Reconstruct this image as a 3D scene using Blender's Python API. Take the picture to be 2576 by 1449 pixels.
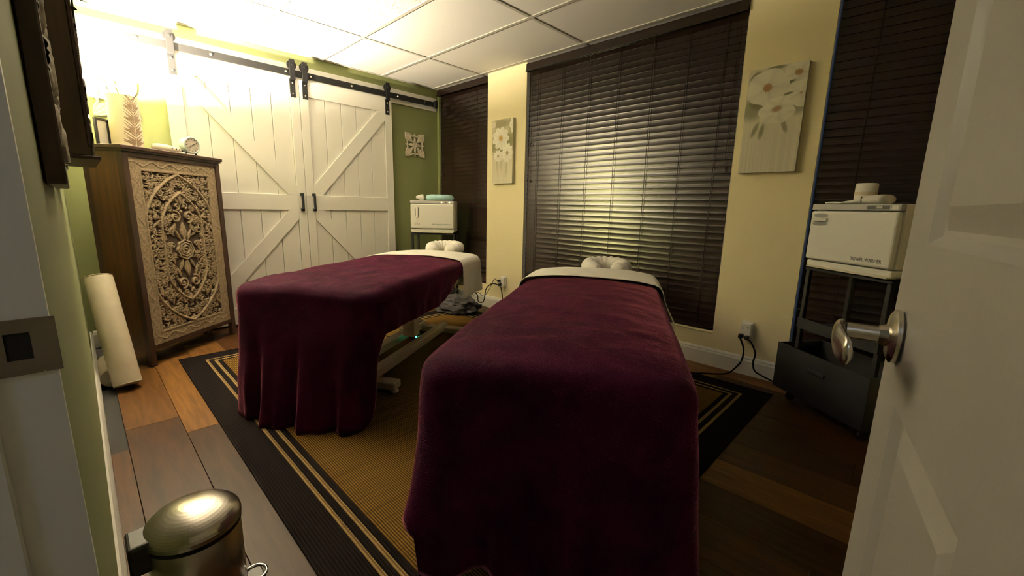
import bpy, bmesh, math, random
import numpy as np
from mathutils import Vector, Matrix, noise

# ------------------------------------------------------------------ reset
for o in list(bpy.data.objects):
    bpy.data.objects.remove(o, do_unlink=True)
scn = bpy.context.scene
COL = scn.collection
random.seed(7)
PI = math.pi

# ------------------------------------------------------------------ camera, world, exposure
H = 2.337                       # ceiling height
CAMP = Vector((4.17, -2.995, 1.06))
# rows: camera right, down, forward expressed in world axes
R0 = Vector((0.7140037814, 0.6998200632, 0.0212244983))
R1 = Vector((0.1467931550, -0.1199898813, -0.9818626167))
R2 = Vector((-0.6845804334, 0.7041692322, -0.1884020240))
cd = bpy.data.cameras.new('camera')
cam = bpy.data.objects.new('camera', cd)
COL.objects.link(cam)
m = Matrix((( R0.x, -R1.x, -R2.x, CAMP.x),
            ( R0.y, -R1.y, -R2.y, CAMP.y),
            ( R0.z, -R1.z, -R2.z, CAMP.z),
            (0, 0, 0, 1)))
cam.matrix_world = m
cd.sensor_fit = 'HORIZONTAL'
cd.sensor_width = 36.0
cd.lens = 36.0 * 1057.58 / 2576.0
cd.clip_start = 0.01
cd.clip_end = 60
scn.camera = cam

wd = bpy.data.worlds.new('dusk')
scn.world = wd
wd.use_nodes = True
wb = wd.node_tree.nodes['Background']
wb.inputs[0].default_value = (0.22, 0.38, 0.9, 1)
wb.inputs[1].default_value = 0.22

scn.view_settings.view_transform = 'Standard'
scn.view_settings.look = 'None'
scn.view_settings.gamma = 1
scn.view_settings.use_curve_mapping = False
scn.view_settings.exposure = 0.22

LAMP_W = 122000.0                  # emission strength of the table lamp bulb
LAMP_RGB = (1.0, 0.85, 0.62)
HALL_W = 12.0                    # corridor ceiling fixture
HALL_RGB = (0.66, 0.80, 1.0)

# ------------------------------------------------------------------ materials
MATS = {}
def newmat(name):
    mt = bpy.data.materials.new(name)
    mt.use_nodes = True
    nt = mt.node_tree
    return mt, nt, nt.nodes['Principled BSDF']

def mat(name, col, rough=0.5, metal=0.0, var=0.0, vscale=8.0, bump=0.0, bscale=60.0,
        spec=0.5, sheen=0.0, coat=0.0, stretch=None, col2=None):
    if name in MATS:
        return MATS[name]
    mt, nt, b = newmat(name)
    b.inputs['Base Color'].default_value = (*col, 1)
    b.inputs['Roughness'].default_value = rough
    b.inputs['Metallic'].default_value = metal
    b.inputs['Specular IOR Level'].default_value = spec
    if sheen:
        b.inputs['Sheen Weight'].default_value = sheen
        b.inputs['Sheen Roughness'].default_value = 0.45
    if coat:
        b.inputs['Coat Weight'].default_value = coat
    tc = nt.nodes.new('ShaderNodeTexCoord')
    mp = nt.nodes.new('ShaderNodeMapping')
    nt.links.new(tc.outputs['Object'], mp.inputs[0])
    if stretch:
        mp.inputs['Scale'].default_value = stretch
    if var or col2:
        nz = nt.nodes.new('ShaderNodeTexNoise')
        nz.inputs['Scale'].default_value = vscale
        nz.inputs['Detail'].default_value = 5
        nt.links.new(mp.outputs[0], nz.inputs['Vector'])
        rp = nt.nodes.new('ShaderNodeValToRGB')
        c1 = tuple(max(0, c * (1 - var)) for c in col)
        c2 = col2 if col2 else tuple(min(1, c * (1 + var)) for c in col)
        rp.color_ramp.elements[0].position = 0.32
        rp.color_ramp.elements[1].position = 0.68
        rp.color_ramp.elements[0].color = (*c1, 1)
        rp.color_ramp.elements[1].color = (*c2, 1)
        nt.links.new(nz.outputs[0], rp.inputs[0])
        nt.links.new(rp.outputs[0], b.inputs['Base Color'])
    if bump:
        n2 = nt.nodes.new('ShaderNodeTexNoise')
        n2.inputs['Scale'].default_value = bscale
        n2.inputs['Detail'].default_value = 4
        nt.links.new(mp.outputs[0], n2.inputs['Vector'])
        bp = nt.nodes.new('ShaderNodeBump')
        bp.inputs['Strength'].default_value = bump
        bp.inputs['Distance'].default_value = 0.01
        nt.links.new(n2.outputs[0], bp.inputs['Height'])
        nt.links.new(bp.outputs[0], b.inputs['Normal'])
    MATS[name] = mt
    return mt

M_green = mat('olive_green_wall_paint', (0.195, 0.215, 0.085), 0.75, bump=0.06, bscale=140)
M_cream = mat('cream_wall_paint', (0.92, 0.81, 0.51), 0.7, bump=0.06, bscale=140)
M_white = mat('white_satin_paint', (0.80, 0.78, 0.72), 0.42, bump=0.02, bscale=90)
M_doorw = mat('dimmed_white_door_paint', (0.38, 0.365, 0.335), 0.42, bump=0.05, bscale=60, stretch=(4, 4, .6))  # white door greyed in its colour to stand in for dim light
M_trim = mat('white_trim_paint', (0.82, 0.80, 0.75), 0.4)
M_black = mat('black_powder_coat', (0.012, 0.012, 0.013), 0.6, spec=0.15)
M_blackp = mat('black_plastic', (0.007, 0.007, 0.008), 0.5)
M_dark = mat('dark_void', (0.01, 0.008, 0.006), 0.9)
M_steel = mat('brushed_steel', (0.62, 0.58, 0.52), 0.28, 1.0, bump=0.03, bscale=30, stretch=(1, 1, 14))
M_nickel = mat('satin_nickel', (0.60, 0.56, 0.50), 0.25, 1.0)
M_chrome = mat('chrome', (0.8, 0.8, 0.8), 0.08, 1.0)
M_oakdk = mat('dark_walnut', (0.032, 0.014, 0.008), 0.42, var=0.4, vscale=7, stretch=(6, 6, .7))
M_cabs = mat('honey_brown_wood', (0.070, 0.029, 0.006), 0.45, var=0.3, vscale=6, stretch=(7, 7, .6))
M_fabricw = mat('white_cotton', (0.90, 0.87, 0.80), 0.9, bump=0.25, bscale=220, spec=0.15)
M_vinyl = mat('cream_vinyl', (0.70, 0.62, 0.46), 0.45, var=0.05, vscale=12)
M_basep = mat('cream_enamel', (0.55, 0.46, 0.34), 0.4)
M_warm = mat('warmer_white', (0.84, 0.82, 0.76), 0.35)
M_warmg = mat('warmer_grey', (0.42, 0.41, 0.40), 0.4)
M_ink = mat('print_ink', (0.03, 0.03, 0.03), 0.6)
M_inkg = mat('print_ink_grey', (0.25, 0.24, 0.22), 0.6)
M_cord = mat('black_cord', (0.008, 0.007, 0.007), 0.8, spec=0.15)
M_glass = mat('window_glass', (0.9, 0.95, 1.0), 0.0, spec=0.5)
_g = M_glass.node_tree.nodes['Principled BSDF']
_g.inputs['Transmission Weight'].default_value = 1.0
_g.inputs['IOR'].default_value = 1.02
M_tile = mat('ceiling_tile_smooth', (0.74, 0.72, 0.68), 0.95, bump=0.12, bscale=260, spec=0.1)
M_bar = mat('ceiling_grid_white', (0.46, 0.44, 0.39), 0.7)
M_greycl = mat('charcoal_cloth', (0.030, 0.026, 0.028), 0.9, var=0.3, vscale=14, bump=0.4, bscale=120)
M_blue = mat('aqua_knit', (0.42, 0.66, 0.70), 0.9, var=0.15, vscale=20, bump=0.3, bscale=150)
M_leaf = mat('dark_foliage', (0.012, 0.020, 0.010), 0.7)
M_ceram = mat('cream_ceramic', (0.72, 0.66, 0.52), 0.3)
M_clock = mat('pale_blue_enamel', (0.55, 0.66, 0.66), 0.25)
M_face = mat('aged_clock_dial', (0.40, 0.36, 0.28), 0.5, var=0.25, vscale=25)

def fissured():
    mt, nt, b = newmat('ceiling_tile_fissured')
    b.inputs['Roughness'].default_value = 0.95
    b.inputs['Specular IOR Level'].default_value = 0.1
    tc = nt.nodes.new('ShaderNodeTexCoord')
    mp = nt.nodes.new('ShaderNodeMapping')
    mp.inputs['Scale'].default_value = (60, 110, 60)
    nt.links.new(tc.outputs['Object'], mp.inputs[0])
    nz = nt.nodes.new('ShaderNodeTexNoise')
    nz.inputs['Scale'].default_value = 1.0
    nz.inputs['Detail'].default_value = 3
    nt.links.new(mp.outputs[0], nz.inputs['Vector'])
    rp = nt.nodes.new('ShaderNodeValToRGB')
    rp.color_ramp.elements[0].position = 0.35
    rp.color_ramp.elements[0].color = (0.38, 0.35, 0.29, 1)
    rp.color_ramp.elements[1].position = 0.41
    rp.color_ramp.elements[1].color = (0.74, 0.72, 0.68, 1)
    nt.links.new(nz.outputs[0], rp.inputs[0])
    nt.links.new(rp.outputs[0], b.inputs['Base Color'])
    bp = nt.nodes.new('ShaderNodeBump')
    bp.inputs['Strength'].default_value = 0.4
    bp.inputs['Distance'].default_value = 0.004
    nt.links.new(rp.outputs[0], bp.inputs['Height'])
    nt.links.new(bp.outputs[0], b.inputs['Normal'])
    return mt
M_fiss = fissured()

def plankmat():
    mt, nt, b = newmat('laminate_planks')
    b.inputs['Roughness'].default_value = 0.45
    b.inputs['Specular IOR Level'].default_value = 0.12
    oi = nt.nodes.new('ShaderNodeObjectInfo')
    tc = nt.nodes.new('ShaderNodeTexCoord')
    rp = nt.nodes.new('ShaderNodeValToRGB')
    rp.color_ramp.interpolation = 'CONSTANT'
    cols = [(0.034, 0.0135, 0.0032), (0.080, 0.036, 0.009), (0.043, 0.0175, 0.0042), (0.060, 0.026, 0.0064),
            (0.145, 0.068, 0.018), (0.050, 0.0205, 0.0052)]
    cr = rp.color_ramp
    cr.elements[0].color = (*cols[0], 1)
    cr.elements[1].position = 1 / 6
    cr.elements[1].color = (*cols[1], 1)
    for k in range(2, 6):
        e = cr.elements.new(k / 6)
        e.color = (*cols[k], 1)
    nt.links.new(oi.outputs['Random'], rp.inputs[0])
    ml = nt.nodes.new('ShaderNodeMath')
    ml.operation = 'MULTIPLY'
    ml.inputs[1].default_value = 37.0
    nt.links.new(oi.outputs['Random'], ml.inputs[0])
    cx = nt.nodes.new('ShaderNodeCombineXYZ')
    nt.links.new(ml.outputs[0], cx.inputs[2])
    nt.links.new(ml.outputs[0], cx.inputs[0])
    mp = nt.nodes.new('ShaderNodeMapping')
    nt.links.new(tc.outputs['Object'], mp.inputs[0])
    nt.links.new(cx.outputs[0], mp.inputs['Location'])
    mp.inputs['Scale'].default_value = (1.6, 16, 1)
    nz = nt.nodes.new('ShaderNodeTexNoise')
    nz.inputs['Scale'].default_value = 2.2
    nz.inputs['Detail'].default_value = 7
    nz.inputs['Distortion'].default_value = 0.8
    nt.links.new(mp.outputs[0], nz.inputs['Vector'])
    r2 = nt.nodes.new('ShaderNodeValToRGB')
    r2.color_ramp.elements[0].position = 0.3
    r2.color_ramp.elements[0].color = (0.55, 0.52, 0.48, 1)
    r2.color_ramp.elements[1].position = 0.66
    r2.color_ramp.elements[1].color = (1.15, 1.12, 1.1, 1)
    nt.links.new(nz.outputs[0], r2.inputs[0])
    mx = nt.nodes.new('ShaderNodeMix')
    mx.data_type = 'RGBA'
    mx.blend_type = 'MULTIPLY'
    mx.inputs[0].default_value = 1.0
    nt.links.new(rp.outputs[0], mx.inputs[6])
    nt.links.new(r2.outputs[0], mx.inputs[7])
    nt.links.new(mx.outputs[2], b.inputs['Base Color'])
    return mt
M_plank = plankmat()

def velvet():
    mt, nt, b = newmat('burgundy_plush')
    b.inputs['Roughness'].default_value = 0.85
    b.inputs['Specular IOR Level'].default_value = 0.05
    b.inputs['Sheen Weight'].default_value = 0.8
    b.inputs['Sheen Roughness'].default_value = 0.14
    b.inputs['Sheen Tint'].default_value = (0.95, 0.30, 0.40, 1)
    tc = nt.nodes.new('ShaderNodeTexCoord')
    mp = nt.nodes.new('ShaderNodeMapping')
    mp.inputs['Scale'].default_value = (5, 9, 5)
    nt.links.new(tc.outputs['Object'], mp.inputs[0])
    nz = nt.nodes.new('ShaderNodeTexNoise')
    nz.inputs['Scale'].default_value = 1.0
    nz.inputs['Detail'].default_value = 5
    nz.inputs['Distortion'].default_value = 0.7
    nt.links.new(mp.outputs[0], nz.inputs['Vector'])
    rp = nt.nodes.new('ShaderNodeValToRGB')
    rp.color_ramp.elements[0].position = 0.34
    rp.color_ramp.elements[0].color = (0.022, 0.0016, 0.0100, 1)
    rp.color_ramp.elements[1].position = 0.70
    rp.color_ramp.elements[1].color = (0.045, 0.0028, 0.0185, 1)
    nt.links.new(nz.outputs[0], rp.inputs[0])
    nt.links.new(rp.outputs[0], b.inputs['Base Color'])
    n2 = nt.nodes.new('ShaderNodeTexNoise')
    n2.inputs['Scale'].default_value = 260
    n2.inputs['Detail'].default_value = 3
    nt.links.new(tc.outputs['Object'], n2.inputs['Vector'])
    n3 = nt.nodes.new('ShaderNodeTexNoise')
    n3.inputs['Scale'].default_value = 16
    n3.inputs['Detail'].default_value = 4
    nt.links.new(tc.outputs['Object'], n3.inputs['Vector'])
    ad = nt.nodes.new('ShaderNodeMath')
    ad.operation = 'MULTIPLY_ADD'
    ad.inputs[1].default_value = 0.35
    nt.links.new(n2.outputs[0], ad.inputs[0])
    nt.links.new(n3.outputs[0], ad.inputs[2])
    bp = nt.nodes.new('ShaderNodeBump')
    bp.inputs['Strength'].default_value = 0.5
    bp.inputs['Distance'].default_value = 0.012
    nt.links.new(ad.outputs[0], bp.inputs['Height'])
    nt.links.new(bp.outputs[0], b.inputs['Normal'])
    return mt
M_velvet = velvet()

def slatmat():
    mt, nt, b = newmat('espresso_faux_wood')
    b.inputs['Base Color'].default_value = (0.012, 0.0062, 0.0048, 1)
    b.inputs['Roughness'].default_value = 0.21
    b.inputs['Specular IOR Level'].default_value = 0.42
    tc = nt.nodes.new('ShaderNodeTexCoord')
    mp = nt.nodes.new('ShaderNodeMapping')
    mp.inputs['Scale'].default_value = (5, 120, 120)
    nt.links.new(tc.outputs['Object'], mp.inputs[0])
    nz = nt.nodes.new('ShaderNodeTexNoise')
    nz.inputs['Scale'].default_value = 1.5
    nz.inputs['Detail'].default_value = 5
    nt.links.new(mp.outputs[0], nz.inputs['Vector'])
    bp = nt.nodes.new('ShaderNodeBump')
    bp.inputs['Strength'].default_value = 0.10
    bp.inputs['Distance'].default_value = 0.002
    nt.links.new(nz.outputs[0], bp.inputs['Height'])
    nt.links.new(bp.outputs[0], b.inputs['Normal'])
    return mt
M_slat = slatmat()

def weave(name, c1, c2, rib):
    mt, nt, b = newmat(name)
    b.inputs['Roughness'].default_value = 1.0
    b.inputs['Specular IOR Level'].default_value = 0.02
    tc = nt.nodes.new('ShaderNodeTexCoord')
    mp = nt.nodes.new('ShaderNodeMapping')
    mp.inputs['Scale'].default_value = (60, 1, 1)
    nt.links.new(tc.outputs['Object'], mp.inputs[0])
    wv = nt.nodes.new('ShaderNodeTexWave')
    wv.bands_direction = 'Y'
    wv.inputs['Scale'].default_value = rib
    wv.inputs['Distortion'].default_value = 0.6
    wv.inputs['Detail'].default_value = 2
    nt.links.new(tc.outputs['Object'], wv.inputs['Vector'])
    nz = nt.nodes.new('ShaderNodeTexNoise')
    nz.inputs['Scale'].default_value = 2.5
    nz.inputs['Detail'].default_value = 6
    nt.links.new(mp.outputs[0], nz.inputs['Vector'])
    mu = nt.nodes.new('ShaderNodeMath')
    mu.operation = 'MULTIPLY'
    nt.links.new(wv.outputs[1], mu.inputs[0])
    nt.links.new(nz.outputs[0], mu.inputs[1])
    rp = nt.nodes.new('ShaderNodeValToRGB')
    rp.color_ramp.elements[0].position = 0.08
    rp.color_ramp.elements[0].color = (*c1, 1)
    rp.color_ramp.elements[1].position = 0.5
    rp.color_ramp.elements[1].color = (*c2, 1)
    nt.links.new(mu.outputs[0], rp.inputs[0])
    nt.links.new(rp.outputs[0], b.inputs['Base Color'])
    bp = nt.nodes.new('ShaderNodeBump')
    bp.inputs['Strength'].default_value = 0.8
    bp.inputs['Distance'].default_value = 0.004
    nt.links.new(mu.outputs[0], bp.inputs['Height'])
    nt.links.new(bp.outputs[0], b.inputs['Normal'])
    return mt
M_rugf = weave('rug_tan_ribbed', (0.038, 0.020, 0.005), (0.21, 0.118, 0.030), 36)
M_rugd = weave('rug_charcoal', (0.0045, 0.0036, 0.0034), (0.012, 0.0092, 0.0085), 30)
M_rugt = weave('rug_tan_stripe', (0.13, 0.085, 0.035), (0.34, 0.23, 0.10), 30)

def vcol(name, rough=0.7, translucent=0.0, bump=0.0):
    mt, nt, b = newmat(name)
    at = nt.nodes.new('ShaderNodeAttribute')
    at.attribute_name = 'paint'
    nt.links.new(at.outputs['Color'], b.inputs['Base Color'])
    b.inputs['Roughness'].default_value = rough
    if bump:
        tc = nt.nodes.new('ShaderNodeTexCoord')
        nz = nt.nodes.new('ShaderNodeTexNoise')
        nz.inputs['Scale'].default_value = 90
        nt.links.new(tc.outputs['Object'], nz.inputs['Vector'])
        bp = nt.nodes.new('ShaderNodeBump')
        bp.inputs['Strength'].default_value = bump
        bp.inputs['Distance'].default_value = 0.004
        nt.links.new(nz.outputs[0], bp.inputs['Height'])
        nt.links.new(bp.outputs[0], b.inputs['Normal'])
    if translucent:
        tr = nt.nodes.new('ShaderNodeBsdfTranslucent')
        nt.links.new(at.outputs['Color'], tr.inputs['Color'])
        mx = nt.nodes.new('ShaderNodeMixShader')
        mx.inputs[0].default_value = translucent
        nt.links.new(b.outputs[0], mx.inputs[1])
        nt.links.new(tr.outputs[0], mx.inputs[2])
        nt.links.new(mx.outputs[0], nt.nodes['Material Output'].inputs['Surface'])
    return mt
M_canvas = vcol('painted_canvas', 0.75, bump=0.15)
M_carve = vcol('whitewashed_carving', 0.8, bump=0.3)
M_fern = vcol('fern_print_ceramic', 0.6)

def emit(name, col, st):
    mt, nt, b = newmat(name)
    b.inputs['Base Color'].default_value = (*col, 1)
    b.inputs['Emission Color'].default_value = (*col, 1)
    b.inputs['Emission Strength'].default_value = st
    return mt

# ------------------------------------------------------------------ geometry helpers
def bx(bm, x0, x1, y0, y1, z0, z1):
    vs = [bm.verts.new(c) for c in ((x0, y0, z0), (x1, y0, z0), (x1, y1, z0), (x0, y1, z0),
                                    (x0, y0, z1), (x1, y0, z1), (x1, y1, z1), (x0, y1, z1))]
    for f in ((0, 3, 2, 1), (4, 5, 6, 7), (0, 1, 5, 4), (1, 2, 6, 5), (2, 3, 7, 6), (3, 0, 4, 7)):
        bm.faces.new([vs[i] for i in f])
    return vs

def bevel(bm, w, seg=2):
    bmesh.ops.bevel(bm, geom=list(bm.edges), offset=w, segments=seg, affect='EDGES', profile=0.5)

def box_bm(x0, x1, y0, y1, z0, z1, bv=0.0, seg=2):
    bm = bmesh.new()
    bx(bm, x0, x1, y0, y1, z0, z1)
    if bv:
        bevel(bm, bv, seg)
    return bm

def lathe_bm(prof, n=32, cap=True, axis='Z', org=(0, 0, 0), bm=None):
    bm = bm or bmesh.new()
    rings = []
    for r, h in prof:
        ring = []
        for k in range(n):
            a = 2 * PI * k / n
            p = (r * math.cos(a), r * math.sin(a), h)
            if axis == 'X':
                p = (p[2], p[0], p[1])
            elif axis == 'Y':
                p = (p[0], p[2], p[1])
            ring.append(bm.verts.new((p[0] + org[0], p[1] + org[1], p[2] + org[2])))
        rings.append(ring)
    for a, b_ in zip(rings, rings[1:]):
        for k in range(n):
            bm.faces.new((a[k], a[(k + 1) % n], b_[(k + 1) % n], b_[k]))
    if cap:
        bm.faces.new(rings[0][::-1])
        bm.faces.new(rings[-1])
    bmesh.ops.recalc_face_normals(bm, faces=bm.faces)
    return bm

def tube_bm(pts, r, n=8, closed=False, bm=None):
    bm = bm or bmesh.new()
    P = [Vector(p) for p in pts]
    rings = []
    up = Vector((0, 0, 1))
    N = len(P)
    for i in range(N):
        if closed:
            t = P[(i + 1) % N] - P[i - 1]
        else:
            t = P[min(i + 1, N - 1)] - P[max(i - 1, 0)]
        t.normalize()
        u = up if abs(t.dot(up)) < 0.95 else Vector((1, 0, 0))
        a = t.cross(u).normalized()
        b_ = t.cross(a).normalized()
        rr = r[i] if isinstance(r, (list, tuple)) else r
        rings.append([bm.verts.new(P[i] + (a * math.cos(2 * PI * k / n) + b_ * math.sin(2 * PI * k / n)) * rr)
                      for k in range(n)])
    for i in range(N if closed else N - 1):
        A, B = rings[i], rings[(i + 1) % N]
        for k in range(n):
            bm.faces.new((A[k], A[(k + 1) % n], B[(k + 1) % n], B[k]))
    if not closed:
        bm.faces.new(rings[0][::-1])
        bm.faces.new(rings[-1])
    bmesh.ops.recalc_face_normals(bm, faces=bm.faces)
    return bm

def spline(pts, n=40):
    P = [Vector(p) for p in pts]
    P = [P[0] * 2 - P[1]] + P + [P[-1] * 2 - P[-2]]
    out = []
    segs = len(P) - 3
    for i in range(segs):
        for k in range(n // segs):
            t = k / (n // segs)
            a, b_, c, d = P[i:i + 4]
            out.append(0.5 * ((2 * b_) + (c - a) * t + (2 * a - 5 * b_ + 4 * c - d) * t * t
                              + (-a + 3 * b_ - 3 * c + d) * t ** 3))
    out.append(P[-2])
    return out

def prism_bm(poly, axis, d0, d1, bm=None):
    """polygon in 2D extruded along axis ('X': poly=(y,z), 'Y': poly=(x,z), 'Z': poly=(x,y))"""
    bm = bm or bmesh.new()
    def P(p, d):
        if axis == 'X':
            return (d, p[0], p[1])
        if axis == 'Y':
            return (p[0], d, p[1])
        return (p[0], p[1], d)
    a = [bm.verts.new(P(p, d0)) for p in poly]
    b_ = [bm.verts.new(P(p, d1)) for p in poly]
    n = len(poly)
    bm.faces.new(a)
    bm.faces.new(b_[::-1])
    for k in range(n):
        bm.faces.new((a[k], b_[k], b_[(k + 1) % n], a[(k + 1) % n]))
    bmesh.ops.recalc_face_normals(bm, faces=bm.faces)
    return bm

def obj(name, bm, material, parent=None, smooth=False, loc=None, rot=None):
    me = bpy.data.meshes.new(name)
    bm.to_mesh(me)
    bm.free()
    me.materials.append(material)
    if smooth:
        for p in me.polygons:
            p.use_smooth = True
    o = bpy.data.objects.new(name, me)
    COL.objects.link(o)
    if parent:
        o.parent = parent
    if loc:
        o.location = loc
    if rot:
        o.rotation_euler = rot
    return o

def smooth_angle(o, ang=40):
    me = o.data
    for p in me.polygons:
        p.use_smooth = True
    try:
        me.set_sharp_from_angle(angle=math.radians(ang))
    except Exception:
        pass
    return o

def share(name, me, parent=None, loc=(0, 0, 0), rot=(0, 0, 0), scale=(1, 1, 1)):
    o = bpy.data.objects.new(name, me)
    COL.objects.link(o)
    if parent:
        o.parent = parent
    o.location = loc
    o.rotation_euler = rot
    o.scale = scale
    return o

def thing(name, label, cat, loc=(0, 0, 0), rotz=0.0, group=None):
    o = bpy.data.objects.new(name, None)
    o.empty_display_size = 0.05
    COL.objects.link(o)
    o.location = loc
    o.rotation_euler = (0, 0, rotz)
    return tag(o, label, cat, group)

def tag(o, label, cat, group=None):
    o['label'] = label
    o['category'] = cat
    if group:
        o['group'] = group
    return o

def struct(o, label=None, cat=None):
    o['kind'] = 'structure'
    if label:
        o['label'] = label
    if cat:
        o['category'] = cat
    return o

def sempty(name, label, cat, loc=(0, 0, 0), rotz=0):
    o = bpy.data.objects.new(name, None)
    o.empty_display_size = 0.05
    COL.objects.link(o)
    o.location = loc
    o.rotation_euler = (0, 0, rotz)
    return struct(o, label, cat)

def text(name, body, size, material, parent, loc, rot, squeeze=1.0):
    cu = bpy.data.curves.new(name, 'FONT')
    cu.body = body
    cu.size = size
    cu.extrude = 0.0003
    to = bpy.data.objects.new(name + '_tmp', cu)
    COL.objects.link(to)
    dg = bpy.context.evaluated_depsgraph_get()
    me = bpy.data.meshes.new_from_object(to.evaluated_get(dg))
    bpy.data.objects.remove(to, do_unlink=True)
    me.materials.clear()
    me.materials.append(material)
    o = share(name, me, parent, loc, rot, (squeeze, 1, 1))
    return o

def grid_mesh(name, X, Y, Z, col=None, mask=None):
    """X,Y,Z arrays (ny,nx) -> mesh; mask (ny-1,nx-1) keeps cells"""
    ny, nx = X.shape
    V = np.stack([X, Y, Z], -1).reshape(-1, 3)
    idx = np.arange(nx * ny).reshape(ny, nx)
    F = np.stack([idx[:-1, :-1], idx[:-1, 1:], idx[1:, 1:], idx[1:, :-1]], -1)
    F = F[mask] if mask is not None else F.reshape(-1, 4)
    me = bpy.data.meshes.new(name)
    me.vertices.add(len(V))
    me.vertices.foreach_set('co', V.astype(np.float32).ravel())
    me.loops.add(len(F) * 4)
    me.loops.foreach_set('vertex_index', F.astype(np.int32).ravel())
    me.polygons.add(len(F))
    me.polygons.foreach_set('loop_start', np.arange(0, len(F) * 4, 4, dtype=np.int32))
    me.update(calc_edges=True)
    if col is not None:
        at = me.attributes.new('paint', 'FLOAT_COLOR', 'POINT')
        c4 = np.ones((len(V), 4), np.float32)
        c4[:, :3] = col.reshape(-1, 3)
        at.data.foreach_set('color', c4.ravel())
    return me

# ------------------------------------------------------------------ carving rasteriser
class Carve:
    def __init__(s, w, h, cell):
        s.w, s.h, s.c = w, h, cell
        s.nx, s.ny = int(round(w / cell)) + 1, int(round(h / cell)) + 1
        s.x = np.linspace(0, w, s.nx)
        s.y = np.linspace(0, h, s.ny)
        s.H = np.zeros((s.ny, s.nx))
    def win(s, x0, x1, y0, y1):
        i0, i1 = max(0, int(x0 / s.c)), min(s.nx, int(x1 / s.c) + 2)
        j0, j1 = max(0, int(y0 / s.c)), min(s.ny, int(y1 / s.c) + 2)
        return (i0, i1, j0, j1) if i1 > i0 and j1 > j0 else None
    def seg(s, a, b, w, hgt=1.0):
        W = s.win(min(a[0], b[0]) - w, max(a[0], b[0]) + w, min(a[1], b[1]) - w, max(a[1], b[1]) + w)
        if not W:
            return
        i0, i1, j0, j1 = W
        X, Y = np.meshgrid(s.x[i0:i1], s.y[j0:j1])
        dx, dy = b[0] - a[0], b[1] - a[1]
        L2 = dx * dx + dy * dy + 1e-12
        t = np.clip(((X - a[0]) * dx + (Y - a[1]) * dy) / L2, 0, 1)
        d2 = (X - a[0] - t * dx) ** 2 + (Y - a[1] - t * dy) ** 2
        v = hgt * np.sqrt(np.clip(1 - d2 / (w * w), 0, 1))
        s.H[j0:j1, i0:i1] = np.maximum(s.H[j0:j1, i0:i1], v)
    def line(s, pts, w, hgt=1.0, taper=False):
        n = len(pts) - 1
        for k in range(n):
            ww = w * (1 - 0.6 * k / n) if taper else w
            s.seg(pts[k], pts[k + 1], ww, hgt)
    def spiral(s, c, r, w, a0, turns, sgn=1, hgt=0.85):
        pts = []
        n = int(18 * turns)
        for k in range(n + 1):
            t = k / n
            a = a0 + sgn * t * turns * 2 * PI
            rr = r * (1 - 0.88 * t)
            pts.append((c[0] + rr * math.cos(a), c[1] + rr * math.sin(a)))
        s.line(pts, w, hgt)
        s.blob(c, w * 1.25, w * 1.25, 0, hgt)
    def blob(s, c, rx, ry, ang, hgt=0.8, rib=0.0):
        R_ = max(rx, ry)
        W = s.win(c[0] - R_, c[0] + R_, c[1] - R_, c[1] + R_)
        if not W:
            return
        i0, i1, j0, j1 = W
        X, Y = np.meshgrid(s.x[i0:i1] - c[0], s.y[j0:j1] - c[1])
        u = X * math.cos(ang) + Y * math.sin(ang)
        v = -X * math.sin(ang) + Y * math.cos(ang)
        q = np.abs(u / rx)
        # leaf: pointed along u
        e = (np.abs(v) / (ry * np.clip(1 - q ** 1.6, 1e-3, 1)))
        v_ = hgt * np.sqrt(np.clip(1 - e ** 2, 0, 1)) * (q < 1)
        if rib:
            v_ = v_ * (1 - rib * np.exp(-(v / (0.18 * ry)) ** 2))
        s.H[j0:j1, i0:i1] = np.maximum(s.H[j0:j1, i0:i1], v_)
    def disc(s, c, r, hgt=0.8):
        W = s.win(c[0] - r, c[0] + r, c[1] - r, c[1] + r)
        if not W:
            return
        i0, i1, j0, j1 = W
        X, Y = np.meshgrid(s.x[i0:i1] - c[0], s.y[j0:j1] - c[1])
        v = hgt * np.sqrt(np.clip(1 - (X * X + Y * Y) / (r * r), 0, 1))
        s.H[j0:j1, i0:i1] = np.maximum(s.H[j0:j1, i0:i1], v)
    def rect(s, x0, x1, y0, y1, hgt):
        W = s.win(x0, x1, y0, y1)
        i0, i1, j0, j1 = W
        s.H[j0:j1, i0:i1] = np.maximum(s.H[j0:j1, i0:i1], hgt)

def ogive(cx, y0, y1, hw, k=0.30, n=26):
    """pointed oval outline (closed list)"""
    hh = (y1 - y0)
    pts = []
    for i in range(n + 1):       # right side bottom -> top
        t = i / n
        if t < k:
            u = t / k
            x = hw * math.sin(u * PI / 2) ** 0.75
        elif t > 1 - k:
            u = (1 - t) / k
            x = hw * math.sin(u * PI / 2) ** 0.75
        else:
            x = hw
        pts.append((cx + x, y0 + hh * t))
    left = [(2 * cx - p[0], p[1]) for p in pts[::-1]]
    return pts + left

def in_ogive(x, y, cx, y0, y1, hw, k=0.30):
    t = (y - y0) / (y1 - y0)
    if t <= 0 or t >= 1:
        return False
    u = min(t, 1 - t) / k
    w = hw if u >= 1 else hw * math.sin(u * PI / 2) ** 0.75
    return abs(x - cx) < w

# ================================================================== STRUCTURE
XR = 5.02           # right wall
YF = -3.03          # face of the door wall
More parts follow.
